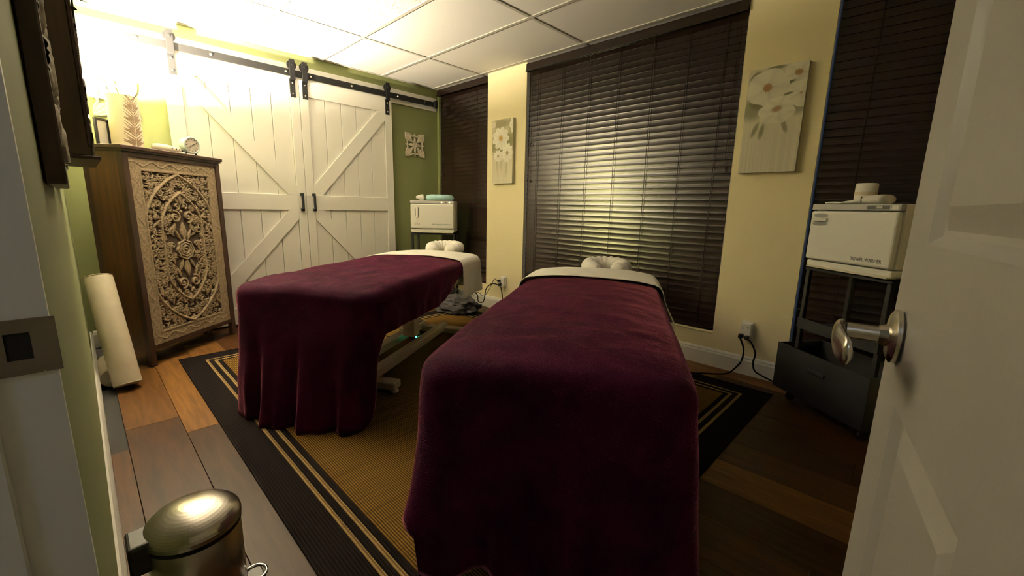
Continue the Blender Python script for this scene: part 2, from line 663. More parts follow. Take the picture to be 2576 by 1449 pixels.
# ---- floor with individual planks
floor = sempty('floor', 'brown laminate plank floor with mixed light and dark boards', 'floor')
obj('subfloor', box_bm(-0.1, XR + 0.1, -4.7, 0.2, -0.06, -0.012), M_dark, floor)
PW, PL = 0.2, 1.25
bmp = box_bm(0, PL - 0.0016, 0, PW - 0.0016, -0.012, 0.0, 0.0008, 1)
pme = bpy.data.meshes.new('plank')
bmp.to_mesh(pme); bmp.free(); pme.materials.append(M_plank)
row = 0
y = -2.956 - 8 * PW
offs = [0.605, 0.2, 0.9, 0.45, 1.05, 0.0, 0.75, 0.3]
while y < 0.0:
    if y > -4.65:
        x = -PL + ((1.855 + (0.61 * row if row not in (7, 9) else 0)) % PL) + random.uniform(-0.1, 0.1) * (row not in (7, 9))
        while x < XR:
            x0 = max(x, -0.02); x1 = min(x + PL, XR + .02)
            if x1 - x0 > 0.03 and not (y < YF - .12 and (x1 < 3.0)):
                share('plank', pme, floor, (x0, y, 0), (0, 0, 0), ((x1 - x0) / PL, 1, 1))
            x += PL
    y += PW
    row += 1

# ---- ceiling: grid + tiles
ceil = sempty('ceiling', 'white suspended tile ceiling with metal grid', 'ceiling')
obj('ceiling_void', box_bm(-0.1, XR + .1, -4.7, 0.2, H + 0.03, H + 0.06), M_dark, ceil)
gx = [-0.005, 0.80, 2.02, 3.24, 4.46, XR]
gy = [-4.65, -4.317, -3.707, -3.097, -2.487, -1.877, -1.267, -0.66, -0.045, 0.10]
for i in range(len(gx) - 1):
    for j in range(len(gy) - 1):
        mt = M_fiss if gy[j] < -1.3 and gx[i] < 2.9 else M_tile
        obj('ceiling_tile', box_bm(gx[i] + .004, gx[i + 1] - .004, gy[j] + .004, gy[j + 1] - .004, H + 0.004, H + .02), mt, ceil)
for x in gx[1:-1]:
    obj('grid_bar', box_bm(x - .012, x + .012, -4.65, 0.1, H - .001, H + .012), M_bar, ceil)
for yy in gy[1:-1]:
    obj('grid_bar', box_bm(0, XR, yy - .012, yy + .012, H - .0015, H + .0115), M_bar, ceil)
obj('wall_angle', box_bm(0.0, 0.02, YF, 0, H - .003, H + .01), M_bar, ceil)

# ---- left wall (barn door wall)
struct(obj('wall_left', box_bm(-0.12, 0, YF - .12, 0.12, 0, H + .03), M_green), 'olive green wall behind the barn doors', 'wall')
# ---- back wall (windows): pillars + knee wall
wbk = sempty('wall_back', 'cream wall with pillars between three blind covered windows', 'wall')
WIN = [(0.035, 0.868), (1.390, 3.212), (3.660, XR - .03)]
SILL = 0.235
obj('knee_wall', box_bm(0, XR, 0, 0.14, 0, SILL), M_cream, wbk)
obj('pillar', box_bm(0.868, 1.390, 0, 0.14, SILL, H + .02), M_cream, wbk)
obj('pillar', box_bm(3.212, 3.660, 0, 0.14, SILL, H + .02), M_cream, wbk)
obj('pillar', box_bm(0, 0.035, 0.012, 0.14, SILL, H + .02), M_green, wbk)
obj('pillar', box_bm(XR - .03, XR, 0.0, 0.14, SILL, H + .02), M_cream, wbk)
# ---- right wall
struct(obj('wall_right', box_bm(XR, XR + .12, -4.7, 0.14, 0, H + .03), M_cream), 'cream side wall behind the open door', 'wall')
# ---- front wall (door wall)
wfr = sempty('wall_front', 'olive green wall beside the doorway', 'wall')
JX0, JX1 = 3.515, 4.33
obj('wall_panel', box_bm(-.1, JX0, YF - .12, YF, 0, H + .02), M_green, wfr)
obj('wall_panel', box_bm(JX1, XR, YF - .12, YF, 0, H + .02), M_green, wfr)
obj('wall_header', box_bm(JX0, JX1, YF - .12, YF, 2.06, H + .02), M_green, wfr)
# hall
struct(obj('wall_hall', box_bm(2.3, XR, -4.7, -4.6, 0, H + .02), M_cream), 'cream corridor wall outside the doorway', 'wall')
struct(obj('wall_hall_side', box_bm(2.3, 2.4, -4.6, YF - .12, 0, H + .02), M_cream), 'cream corridor end wall outside the doorway', 'wall')
# door jamb lining with stop
jamb = sempty('trim_1', 'white door jamb with metal strike plate', 'door jamb')
obj('jamb_board', box_bm(JX0, JX0 + .015, YF - .125, YF + .002, 0, 2.06), M_trim, jamb)
obj('door_stop', box_bm(JX0 + .015, JX0 + .026, YF - .105, YF - .045, 0, 2.06, .002, 1), M_trim, jamb)
obj('jamb_board', box_bm(JX1 - .015, JX1, YF - .125, YF + .002, 0, 2.06), M_trim, jamb)
obj('head_board', box_bm(JX0, JX1, YF - .125, YF + .002, 2.045, 2.06), M_trim, jamb)
bm = bmesh.new()
sx = JX0 + .0155
for (y0, y1, z0, z1) in ((YF - .043, YF - .031, .881, .939), (YF - .013, YF + .006, .881, .939),
                         (YF - .031, YF - .013, .881, .897), (YF - .031, YF - .013, .925, .939)):
    bx(bm, sx, sx + .0022, y0, y1, z0, z1)
sp = obj('strike_plate', bm, mat('dark_strike_metal', (.20, .17, .13), .4, .8), jamb)  # metal colour darkened to stand for the dark surroundings it reflects
obj('latch_hole', box_bm(sx - .001, sx + .0004, YF - .031, YF - .013, .897, .925), M_dark, sp)
# ---- baseboards
def baseb(name, poly, axis, a, b_, label):
    o = obj(name, prism_bm(poly, axis, a, b_), M_trim)
    return struct(o, label, 'baseboard')
prof = [(0, 0), (-.016, 0), (-.016, .095), (-.012, .104), (-.012, .112), (-.006, .122), (0, .124)]
baseb('baseboard_back', prof, 'X', 0.0, XR, 'white baseboard below the windows')
baseb('baseboard_front', [(YF - p[0], p[1]) for p in prof], 'X', 0.0, JX0 - .0, 'white baseboard beside the doorway')
pl = [(-p[0], p[1]) for p in prof]
baseb('baseboard_left', pl, 'Y', YF + .016, -2.44, 'white baseboard behind the carved cabinet')
o = obj('baseboard_corner', prism_bm(pl, 'Y', -.59, -.016), M_trim)
struct(o, 'white baseboard behind the corner towel warmer', 'baseboard')
# ---- header board of the barn rail
struct(obj('trim_2', box_bm(0.0, 0.02, -3.0, -.012, 2.100, 2.238, .002, 1), M_white), 'white header board behind the barn door rail', 'trim')

# ---- windows: frame + glass, sill
for n, (x0, x1) in enumerate(WIN, 1):
    w = sempty('window_%d' % n, ['narrow corner window', 'wide middle window', 'right window beside the door'][n - 1] + ' hidden by dark blinds', 'window')
    obj('pane', box_bm(x0 + .04, x1 - .04, .118, .122, SILL + .04, H - .04), M_glass, w)
    for (a, b_, c, d) in ((x0, x0 + .04, SILL, H + .02), (x1 - .04, x1, SILL, H + .02), (x0 + .04, x1 - .04, SILL, SILL + .04), (x0 + .04, x1 - .04, H - .04, H + .02)):
        obj('window_frame', box_bm(a, b_, .10, .138, c, d), M_trim, w)
    obj('window_sill', box_bm(x0 + .002, x1 - .002, -.004, .10, SILL - .006, SILL + .006, .003, 1), M_cream, w)

# ================================================================== BLINDS
PITCH = 0.0437
def slat_mesh(L):
    bm = bmesh.new()
    wv, th = 0.0505, 0.0026
    prof = []
    for k in range(5):
        u = -0.5 + k / 4
        prof.append((u * wv, 0.0018 * (1 - 4 * u * u)))
    lo = [(p[0], p[1] - th) for p in prof][::-1]
    ring = prof + lo
    tl = math.radians(84)
    rg = []
    for x in (0, L):
        rg.append([bm.verts.new((x, p[0] * math.cos(tl) - p[1] * math.sin(tl) * -1, p[0] * math.sin(tl) * 1 + p[1] * -math.cos(tl))) for p in ring])
    n = len(ring)
    for k in range(n):
        bm.faces.new((rg[0][k], rg[0][(k + 1) % n], rg[1][(k + 1) % n], rg[1][k]))
    bm.faces.new(rg[0][::-1]); bm.faces.new(rg[1])
    bmesh.ops.recalc_face_normals(bm, faces=bm.faces)
    me = bpy.data.meshes.new('slat')
    bm.to_mesh(me); bm.free()
    me.materials.append(M_slat)
    return me
blabs = ['narrow dark brown slat blind in the corner behind the small towel warmer',
         'wide dark brown slat blind with bright lamp reflection behind the nearer table',
         'dark brown slat blind on the right behind the large towel warmer']
cordx = [[0.25, 0.66], [1.52, 1.79, 2.06, 2.325, 2.60, 2.85, 3.09], [3.85, 4.2, 4.6]]
for n, (x0, x1) in enumerate(WIN):
    b = thing('window_blind', blabs[n], 'blind', (x0, 0.03, SILL), 0, 'dark slat blinds on the windows')
    L = x1 - x0
    gap = 0.012
    me = slat_mesh(L - 2 * gap)
    z = 0.052
    zt = 2.296 - SILL
    while z < zt:
        share('slat', me, b, (gap, random.uniform(-.0006, .0006), z), (random.uniform(-.004, .004), 0, 0))
        z += PITCH
    bm = box_bm(.004, L - .004, -.05, -.022, 2.256 - SILL, 2.322 - SILL, .006, 2)
    # moulded lower lip on the valance
    bx(bm, .004, L - .004, -.055, -.022, 2.256 - SILL, 2.268 - SILL)
    obj('valance', bm, M_slat, b)
    obj('headrail', box_bm(.01, L - .01, .013, .055, 2.262 - SILL, 2.312 - SILL), M_slat, b)
    obj('bottom_rail', box_bm(gap, L - gap, -.012, .012, .0065, .029, .004, 2), M_slat, b)
    for cx in cordx[n]:
        obj('ladder_cord', box_bm(cx - x0 - .0016, cx - x0 + .0016, -.0165, -.0145, .02, 2.256 - SILL), M_cord, b)
    if n < 2:
        for (cx, cz) in ((x1 - .03, 1.27), (x0 + .045, 1.40)) if n == 0 else ((x0 + .035, 1.30), (x0 + .06, 1.62), (x1 - .05, 1.33)):
            bm = tube_bm([(cx - x0, -.019, 2.256 - SILL), (cx - x0, -.019, cz - SILL + .02)], .0012, 6)
            cdo = obj('pull_cord', bm, M_cord, b)
            obj('tassel', lathe_bm([(.002, .03), (.006, .012), (.007, .0)], 10, org=(cx - x0, -.024, cz - SILL)), M_oakdk, cdo)

# ================================================================== BARN DOORS
bolt_me = None
def bolts(parent, pts, r=.007, mt=None, name='bolt', t=.006):
    for p in pts:
        obj(name, lathe_bm([(r * .8, t), (r, t * .6), (r, 0)][::-1], 12, axis='X', org=p), mt or M_nickel, parent)
def barn_door(y0, y1, label, flip):
    """local: X out of wall, Y along wall, Z up; built at world coords relative to origin (0,y0,0)"""
    D = thing('barn_door', label, 'door', (0.0, y0, 0.0), 0, 'pair of white sliding barn doors')
    W = y1 - y0
    zb, zt = 0.02, 2.130
    sl, sr = (.098, .074) if not flip else (.072, .080)
    xb, xp, xf = .028, .042, .057
    rails = [(1.985, zt), (.995, 1.130), (zb, .16)]
    # tongue and groove boards
    n = 5
    wi = W - sl - sr
    for k in range(n):
        a = sl + wi * k / n + .0015
        c = sl + wi * (k + 1) / n - .0015
        obj('board', box_bm(xb, xp, a, c, zb + .01, zt - .01, .003, 1), M_white, D)
    obj('backing', box_bm(xb - .006, xb, .004, W - .004, zb, zt), M_white, D)
    obj('stile', box_bm(xb, xf, 0, sl, zb, zt, .002, 1), M_white, D)
    obj('stile', box_bm(xb, xf, W - sr, W, zb, zt, .002, 1), M_white, D)
    for (a, c) in rails:
        obj('rail', box_bm(xb, xf - .0002, sl, W - sr, a, c, .002, 1), M_white, D)
    def brace(ya, za, yb, zb_, w=.112):
        # parallelogram clipped to the opening corners
        d = Vector((yb - ya, zb_ - za)); Lb = d.length; d /= Lb
        nrm = Vector((-d.y, d.x)) * (w / 2)
        lo_y, hi_y = min(ya, yb), max(ya, yb); lo_z, hi_z = min(za, zb_), max(za, zb_)
        # hexagon: corner, offsets along edges
        dy = w / 2 / abs(d.y); dz = w / 2 / abs(d.x)
        up = (zb_ > za)
        if up:
            poly = [(lo_y, lo_z), (lo_y + dy, lo_z), (hi_y, hi_z - dz), (hi_y, hi_z), (hi_y - dy, hi_z), (lo_y, lo_z + dz)]
        else:
            poly = [(lo_y, hi_z), (lo_y, hi_z - dz), (hi_y - dy, lo_z), (hi_y, lo_z), (hi_y, lo_z + dz), (lo_y + dy, hi_z)]
        obj('brace', prism_bm(poly, 'X', xp, xf - .0006), M_white, D)
    e = .0005
    if not flip:
        brace(sl + e, 1.985, W - sr - e, 1.130)
        brace(sl + e, .16, W - sr - e, .995)
    else:
        brace(sl + e, 1.130, W - sr - e, 1.985)
        brace(sl + e, .995, W - sr - e, .16)
    # handle
    hy = W - .043 if not flip else .058
    bm = box_bm(xf + .030, xf + .042, hy - .011, hy + .011, 1.000, 1.125, .003, 1)
    for z in (.985, 1.122):
        bx(bm, xf, xf + .034, hy - .012, hy + .012, z, z + .024)
    obj('handle', bm, M_black, D)
    # hangers
    for hc in ((.055, W - .052) if not flip else (.047, W - .050)):
        hg = obj('hanger', box_bm(xf, xf + .006, hc - .022, hc + .022, 1.962, 2.112, .001, 1), M_black, D)
        obj('strap_top', box_bm(.0785, .0845, hc - .022, hc + .022, 2.100, 2.262, .001, 1), M_black, hg)
        obj('strap_step', box_bm(xf + .006, .0785, hc - .022, hc + .022, 2.100, 2.112), M_black, hg)
        wl = lathe_bm([(.030, -.007), (.038, -.007), (.038, -.004), (.033, -.002), (.033, .002), (.038, .004), (.038, .007), (.030, .007)], 28, axis='X', org=(.0675, hc, 2.219))
        obj('wheel', wl, M_black, hg, smooth=False)
        bolts(hg, [(xf + .006, hc, 1.99), (xf + .006, hc, 2.075)], .007, M_nickel, 'bolt')
        bolts(hg, [(.0845, hc, 2.219)], .009, M_black, 'axle_bolt')
    return D
barn_door(-2.432, -1.4990, 'left white barn door with Z braces beside the carved cabinet', False)
barn_door(-1.4955, -0.597, 'right white barn door with Z braces near the small square ornament', True)
rail = thing('sliding_rail', 'long black flat steel rail carrying the barn doors', 'rail', (0.064, -3.0, 2.131))
obj('bar', box_bm(0, .006, 0, 2.955, 0, .053, .001, 1), M_black, rail)
for yy in (-2.56, -2.13, -1.60, -1.395, -1.02, -.53, -.2):
    obj('spacer', lathe_bm([(.011, 0), (.011, .044)], 14, axis='X', org=(-.044, yy + 3.0, .026)), M_black, rail)
    bolts(rail, [(.006, yy + 3.0, .026)], .010, M_nickel, 'rail_bolt')
obj('end_stop', box_bm(-.012, .022, 2.925, 2.96, -.01, .068, .003, 1), M_black, rail)

# ================================================================== RUG
rug = thing('area_rug', 'ribbed tan area rug with dark charcoal border under both tables', 'rug', (0.70, -2.632, 0.0))
RW, RD = 2.96, 2.39
def frame_bm(i0, i1, zt):
    bm = bmesh.new()
    for (x0, x1, y0, y1) in ((i0, RW - i0, i0, i1), (i0, RW - i0, RD - i1, RD - i0), (i0, i1, i1, RD - i1), (RW - i1, RW - i0, i1, RD - i1)):
        bx(bm, x0, x1, y0, y1, 0.0005, zt)
    return bm
obj('border', frame_bm(0, .126, .0072), M_rugd, rug)
obj('stripe', frame_bm(.126, .141, .0076), M_rugt, rug)
obj('band', frame_bm(.141, .168, .0072), M_rugd, rug)
obj('stripe', frame_bm(.168, .184, .0076), M_rugt, rug)
obj('band', frame_bm(.184, .209, .0072), M_rugd, rug)
obj('field', box_bm(.209, RW - .209, .209, RD - .209, .0005, .0080), M_rugf, rug)
RZ = 0.0085

# ================================================================== MASSAGE TABLES + BEDDING
def fr(F, tilt):
    t = math.radians(tilt)
    d = Vector((-math.sin(t), math.cos(t), 0)); n = Vector((math.cos(t), math.sin(t), 0))
    return d, n

def drape(name, L, hw, zt, s_in, end, hem, fold, rc=.10, rr=.045, off=0.0, bumps=.006, seed=0,
          corner=.10, kf=26., crown=.0, flare=.0, sflare=.0, ns=26, na=7, nt=18, step=.012):
    """cloth over a table end.  Local axes: X across, Y along (0=foot), Z up.
       end 'foot': perimeter wraps y=0; cloth runs to y=s_in on top.  end 'head': wraps y=L, runs back to y=s_in."""
    hw_ = hw + off
    P = []   # (x, y, nx, ny, arc)
    def add(x, y, nx, ny):
        P.append((x, y, nx, ny))
    if end == 'foot':
        y = s_in
        while y > rc:
            add(hw_, y, 1, 0); y -= step
        for k in range(13):
            a = k / 12 * PI / 2
            add(hw_ - rc + rc * math.cos(a), rc - off - rc * math.sin(a), math.cos(a), -math.sin(a))
        x = hw_ - rc - step
        while x > -(hw_ - rc):
            add(x, -off, 0, -1); x -= step
        for k in range(13):
            a = k / 12 * PI / 2
            add(-(hw_ - rc) - rc * math.sin(a), rc - off - rc * math.cos(a), -math.sin(a), -math.cos(a))
        for (x_, y_, a_, b_) in [q for q in P if q[2] == 1 and q[3] == 0 and q[1] > rc][::-1]:
            add(-hw_, y_, -1, 0)
        ysp = lambda yy: max(yy, hw_ * .9)
    else:
        y = s_in
        while y < L - rc:
            add(-hw_, y, -1, 0); y += step
        for k in range(13):
            a = k / 12 * PI / 2
            add(-(hw_ - rc) - rc * math.cos(a), L + off - rc + rc * math.sin(a), -math.cos(a), math.sin(a))
        x = -(hw_ - rc) + step
        while x < hw_ - rc:
            add(x, L + off, 0, 1); x += step
        for k in range(13):
            a = k / 12 * PI / 2
            add(hw_ - rc + rc * math.sin(a), L + off - rc + rc * math.cos(a), math.sin(a), math.cos(a))
        for (x_, y_, a_, b_) in [q for q in P if q[2] == -1 and q[3] == 0 and q[1] < L - rc][::-1]:
            add(hw_, y_, 1, 0)
        ysp = lambda yy: min(yy, L - hw_ * .9)
    def cr(px, py):
        e = crown * abs(px / hw_) ** 3
        dy = (.35 - py) / .35 if end == 'foot' else (py - (L - .35)) / .35
        return e + .6 * crown * max(0, dy) ** 3
    bm = bmesh.new()
    rows = []
    arc = 0.0
    prev = None
    zc = zt + off
    for (x, y, nx, ny) in P:
        if prev:
            arc += math.hypot(x - prev[0], y - prev[1])
        prev = (x, y)
        col = []
        ix, iy = x - nx * rr, y - ny * rr
        sx, sy = 0.0, ysp(y)
        for k in range(nt):
            q = k / nt
            px, py = sx + (ix - sx) * q, sy + (iy - sy) * q
            b_ = bumps * (noise.noise(Vector((px * 5 + seed, py * 5, .3))) + .6 * noise.noise(Vector((px * 13, py * 13 + seed, 1.7))))
            b_ += bumps * .9 * max(0, noise.noise(Vector((px * 3 - seed, py * 9, 4.2)))) 
            col.append((px, py, zc + b_ - cr(px, py)))
        e0 = bumps * (noise.noise(Vector((ix * 5 + seed, iy * 5, .3))))
        for k in range(na + 1):
            a = k / na * PI / 2
            o_ = rr * math.sin(a)
            col.append((ix + nx * o_, iy + ny * o_, zc + e0 - cr(ix, iy) - rr * (1 - math.cos(a))))
        zh = hem(x, y, nx, ny)
        z0 = zc - rr - cr(ix, iy)
        cdist = min(math.hypot(abs(x) - hw_, y - (0 if end == 'foot' else L)), .6)
        for k in range(1, ns + 1):
            q = k / ns
            z = z0 + (zh - z0) * q
            dep = (z0 - z)
            o_ = rr + fold(x, y) * dep * (0.55 * math.sin(kf * arc + 2.6 * noise.noise(Vector((arc * 4, seed, q * .7)))) +
                                          0.35 * math.sin(kf * 2.3 * arc + seed) + .25) * min(1, q * 1.6)
            o_ += corner * math.exp(-(cdist / .13) ** 2) * dep
            o_ += (flare * abs(ny) ** 4 + sflare * abs(nx) ** 4) * dep
            o_ += .006 * noise.noise(Vector((arc * 7, z * 6, seed)))
            zz = z
            col.append((ix + nx * o_, iy + ny * o_, max(zz, 0.004)))
        rows.append([bm.verts.new(c) for c in col])
    for A, B in zip(rows, rows[1:]):
        for k in range(len(A) - 1):
            bm.faces.new((A[k], A[k + 1], B[k + 1], B[k]))
    bmesh.ops.remove_doubles(bm, verts=bm.verts, dist=1e-5)
    bmesh.ops.recalc_face_normals(bm, faces=bm.faces)
    return bm

def solidify(o, t):
    md = o.modifiers.new('thick', 'SOLIDIFY')
    md.thickness = t
    md.offset = -1.0

def smoothstep(a, b, x):
    t = max(0., min(1., (x - a) / (b - a)))
    return t * t * (3 - 2 * t)

def massage_table(F, tilt, L, hw, zt, lab):
    T = thing('massage_table', lab, 'massage table', (F[0], F[1], RZ), math.radians(tilt), 'massage tables')
    z = zt - RZ
    obj('cushion_top', box_bm(-hw + .012, hw - .012, .012, L - .012, z - .14, z - .062, .03, 3), M_vinyl, T, smooth=True)
    obj('deck', box_bm(-hw + .03, hw - .03, .04, L - .04, z - .18, z - .14, .004, 1), M_basep, T)
    # lifting base: floor beams, cross feet, twin columns
    for x in (-.10, .10):
        obj('base_beam', box_bm(x - .03, x + .03, .36, L - .14, .035, .095, .006, 1), M_basep, T)
        obj('upper_beam', box_bm(x - .022, x + .022, .30, L - .26, .30, .345, .006, 1), M_basep, T)
    for y in (.36, L - .22):
        obj('cross_foot', box_bm(-.29, .29, y, y + .08, .02, .065, .006, 1), M_basep, T)
        for x in (-.27, .27):
            obj('levelling_foot', lathe_bm([(.022, 0), (.022, .012), (.01, .014), (.01, .022)], 16, org=(x, y + .04, 0)), M_vinyl, T)
    for y in (.55, L - .55):
        bm = bmesh.new()
        bx(bm, -.045, .045, y - .045, y + .045, .09, z - .178)
        obj('lift_column', bm, M_basep, T)
    bm = tube_bm([(0, .62, .14), (0, L - .62, z - .17)], .022, 12)
    obj('actuator', bm, M_greycl, T)
    return T

# --- table 1 (beside the barn doors)
F1, TL1, L1, HW1, Z1 = (2.10, -2.32), 31.0, 1.70, .378, .676
T1 = massage_table(F1, TL1, L1, HW1, Z1, 'massage table near the barn doors with pale base showing underneath')
def hem1(x, y, nx, ny):
    if x > 0 and y > .0:           # visible room side
        side = .44 + .14 * smoothstep(.75, 1.25, y)
        h = side + (0.0 - side) * (1 - smoothstep(-.02, .14, y))
    elif y > .0:
        h = .30 * smoothstep(.05, .5, y)
    else:
        h = 0.0
    return max(.012, h) 
def fold1(x, y):
    return .07 if y < .12 else .03
b1 = obj('blanket', drape('blanket', L1, HW1, Z1 + .004, 1.27, 'foot', hem1, fold1, off=.012, bumps=.010, seed=2.3, corner=-.10, flare=.16, kf=26, crown=.030, rr=.06), M_velvet, smooth=True,
         loc=(F1[0], F1[1], 0), rot=(0, 0, math.radians(TL1)))
solidify(b1, .006)
tag(b1, 'burgundy plush blanket spread over the table near the barn doors', 'blanket', 'burgundy blankets on the tables')
def hem1s(x, y, nx, ny):
    return .39
s1 = obj('bed_sheet', drape('sheet', L1, HW1, Z1 + .004, 1.20, 'head', hem1s, lambda x, y: .05, off=.020, bumps=.004, seed=5.1, corner=.05, kf=22, crown=.030, rr=.06, rc=.14), M_fabricw, smooth=True,
         loc=(F1[0], F1[1], 0), rot=(0, 0, math.radians(TL1)))
solidify(s1, .004)
tag(s1, 'white sheet folded over the head of the table near the barn doors', 'sheet', 'white sheets on the tables')

# --- table 2 (foreground)
F2, TL2, L2, HW2, Z2 = (3.532, -2.21), 29.6, 1.86, .372, .660
T2 = massage_table(F2, TL2, L2, HW2, Z2, 'massage table closest to the doorway in front of the wide blind')
def hem2(x, y, nx, ny):
    if y > .0 and x > 0:
        return .25 * smoothstep(.0, .5, y) + .012
    if y > .0:
        return .16 * smoothstep(-.05, .2, y) + .10
    return .012
def fold2(x, y):
    return .085 if y < .15 else (.06 if x < 0 else .0)
b2 = obj('blanket', drape('blanket', L2, HW2, Z2 + .004, 1.40, 'foot', hem2, fold2, off=.012, bumps=.007, seed=8.8, corner=.09, kf=19, rc=.11, rr=.07, crown=.040), M_velvet, smooth=True,
         loc=(F2[0], F2[1], 0), rot=(0, 0, math.radians(TL2)))
solidify(b2, .006)
tag(b2, 'burgundy plush blanket hanging to the floor on the table by the doorway', 'blanket', 'burgundy blankets on the tables')
s2 = obj('bed_sheet', drape('sheet', L2, HW2, Z2 + .004, 1.34, 'head', lambda x, y, nx, ny: .43, lambda x, y: .04, sflare=.42, off=.030, bumps=.004, seed=1.1, corner=.04, kf=20, rr=.07, crown=.040, rc=.15), M_fabricw, smooth=True,
         loc=(F2[0], F2[1], 0), rot=(0, 0, math.radians(TL2)))
solidify(s2, .004)
tag(s2, 'white sheet folded over the head of the table by the doorway', 'sheet', 'white sheets on the tables')

def cradle(F, tilt, L, zt, lab, seed, tipz, dx=0.0):
    c = thing('face_cradle', lab, 'face cradle', (F[0] + dx * math.cos(math.radians(tilt)), F[1] + dx * math.sin(math.radians(tilt)), 0), math.radians(tilt), 'white covered face cradles')
    # horseshoe cushion, opening toward the table
    bm = bmesh.new()
    n, mN = 64, 26
    R_, r_ = .105, .052
    rings = []
    for i in range(n + 1):
        a = -PI / 2 + .32 + (2 * PI - .64) * i / n
        c_ = Vector((R_ * 1.12 * math.cos(a), R_ * math.sin(a), 0))
        rad = Vector((math.cos(a), math.sin(a), 0))
        endf = min(1, min(i, n - i) / 4.0)
        rr = r_ * (.35 + .65 * math.sqrt(endf))
        ring = []
        for k in range(mN):
            b_ = 2 * PI * k / mN
            pl_ = 1 + .07 * math.sin(a * 17 + seed) * (math.sin(b_ * .5 + 1.0) ** 2) + .04 * noise.noise(Vector((a * 4, b_ * 2, seed)))
            ring.append(bm.verts.new(c_ + rad * (rr * 1.05 * math.cos(b_) * pl_) + Vector((0, 0, rr * math.sin(b_) * pl_))))
        rings.append(ring)
    for A, B in zip(rings, rings[1:]):
        for k in range(mN):
            bm.faces.new((A[k], A[(k + 1) % mN], B[(k + 1) % mN], B[k]))
    bm.faces.new(rings[0][::-1]); bm.faces.new(rings[-1])
    bmesh.ops.recalc_face_normals(bm, faces=bm.faces)
    obj('cushion', bm, M_fabricw, c, smooth=True, loc=(0, L + .155, tipz), rot=(math.radians(6), 0, 0))
    bm = box_bm(-.13, .13, L + .05, L + .27, tipz - .070, tipz - .052, .004, 1)
    obj('platform', bm, M_basep, c)
    bm = tube_bm([(-.09, L + .012, tipz - .105), (-.09, L + .2, tipz - .075)], .01, 10)
    tube_bm([(.09, L + .012, tipz - .105), (.09, L + .2, tipz - .075)], .01, 10, bm=bm)
    obj('support_rods', bm, M_steel, c)
    return c
cradle(F1, TL1, L1, Z1, 'white padded face cradle below the small towel warmer', 1.0, .690, -.015)
cradle(F2, TL2, L2, Z2, 'white wrinkled face cradle in front of the wide blind', 4.0, .662, .065)

# --- LED foot control and floor clutter
fc = thing('foot_control', 'small dark foot control pod with glowing green lights under the tables', 'foot control', (1.42, -1.235, RZ), .5)
obj('pod', lathe_bm([(.045, 0), (.047, .01), (.043, .035), (.030, .055), (.012, .062)], 26), M_blackp, fc, smooth=True)
M_led = emit('green_led', (0.05, 1.0, 0.35), 5.0)
for (a, z, r) in ((-1.1, .045, .007), (-.5, .043, .007), (-.8, .029, .006)):
    q = .041 if z > .04 else .046
    obj('led', lathe_bm([(r, -.003), (r, .003), (r * .5, .005)], 10, axis='X', org=(q, 0, z)), M_led, fc, rot=(0, 0, a))
obj('cable', tube_bm(spline([(-.03, .02, .012), (-.12, .05, .006), (-.2, 0, .006), (-.33, .04, .006)], 24), .004, 8), M_cord, fc)

bm = bmesh.new()
bmesh.ops.create_icosphere(bm, subdivisions=5, radius=1)
for v in bm.verts:
    p = v.co.copy()
    k = 1 + .35 * noise.noise(p * 1.7 + Vector((3, 1, 0))) + .22 * noise.noise(p * 4.1) + .12 * noise.noise(p * 8)
    v.co = Vector((p.x * .25 * k, p.y * .15 * k, max(0, p.z * .11 * k + .055)))
tag(obj('cloth_bundle', bm, M_greycl, smooth=True, loc=(.86, -.40, RZ), rot=(0, 0, .25)),
    'crumpled charcoal cloth bundle on the rug by the window', 'cloth')

# ================================================================== CARVED CABINET
CW, CDP, CH = .748, .258, 1.372
CT = math.radians(40)
# local X along the front (from the near corner to the far corner), local Y into the cabinet, Z up
cab = thing('carved_cabinet', 'tall dark wood cabinet with whitewashed carved door in the corner', 'cabinet', (.751, -2.769, 0), PI / 2 + CT)
LEG = .105
obj('top', box_bm(-.018, CW + .018, -.018, CDP + .0, CH - .022, CH, .004, 2), M_oakdk, cab)
obj('cornice', box_bm(-.009, CW + .009, -.009, CDP, CH - .034, CH - .022), M_oakdk, cab)
obj('side_panel', box_bm(0, .018, .02, CDP - .02, LEG, CH - .034), M_cabs, cab)
obj('side_panel', box_bm(CW - .018, CW, .02, CDP - .02, LEG, CH - .034), M_cabs, cab)
obj('back_panel', box_bm(.018, CW - .018, CDP - .02, CDP - .008, LEG, CH - .034), M_cabs, cab)
obj('bottom_panel', box_bm(.018, CW - .018, .02, CDP - .02, LEG, LEG + .02), M_oakdk, cab)
for (x, y_) in ((0, 0), (CW - .036, 0), (0, CDP - .036), (CW - .036, CDP - .036)):
    obj('leg', box_bm(x - .001, x + .037, y_ - .001, y_ + .037, 0.0, CH - .034, .002, 1), M_oakdk, cab)
obj('front_rail', box_bm(.037, CW - .037, .002, .03, LEG, LEG + .030), M_oakdk, cab)
obj('front_rail', box_bm(.037, CW - .037, .002, .03, CH - .062, CH - .034), M_oakdk, cab)

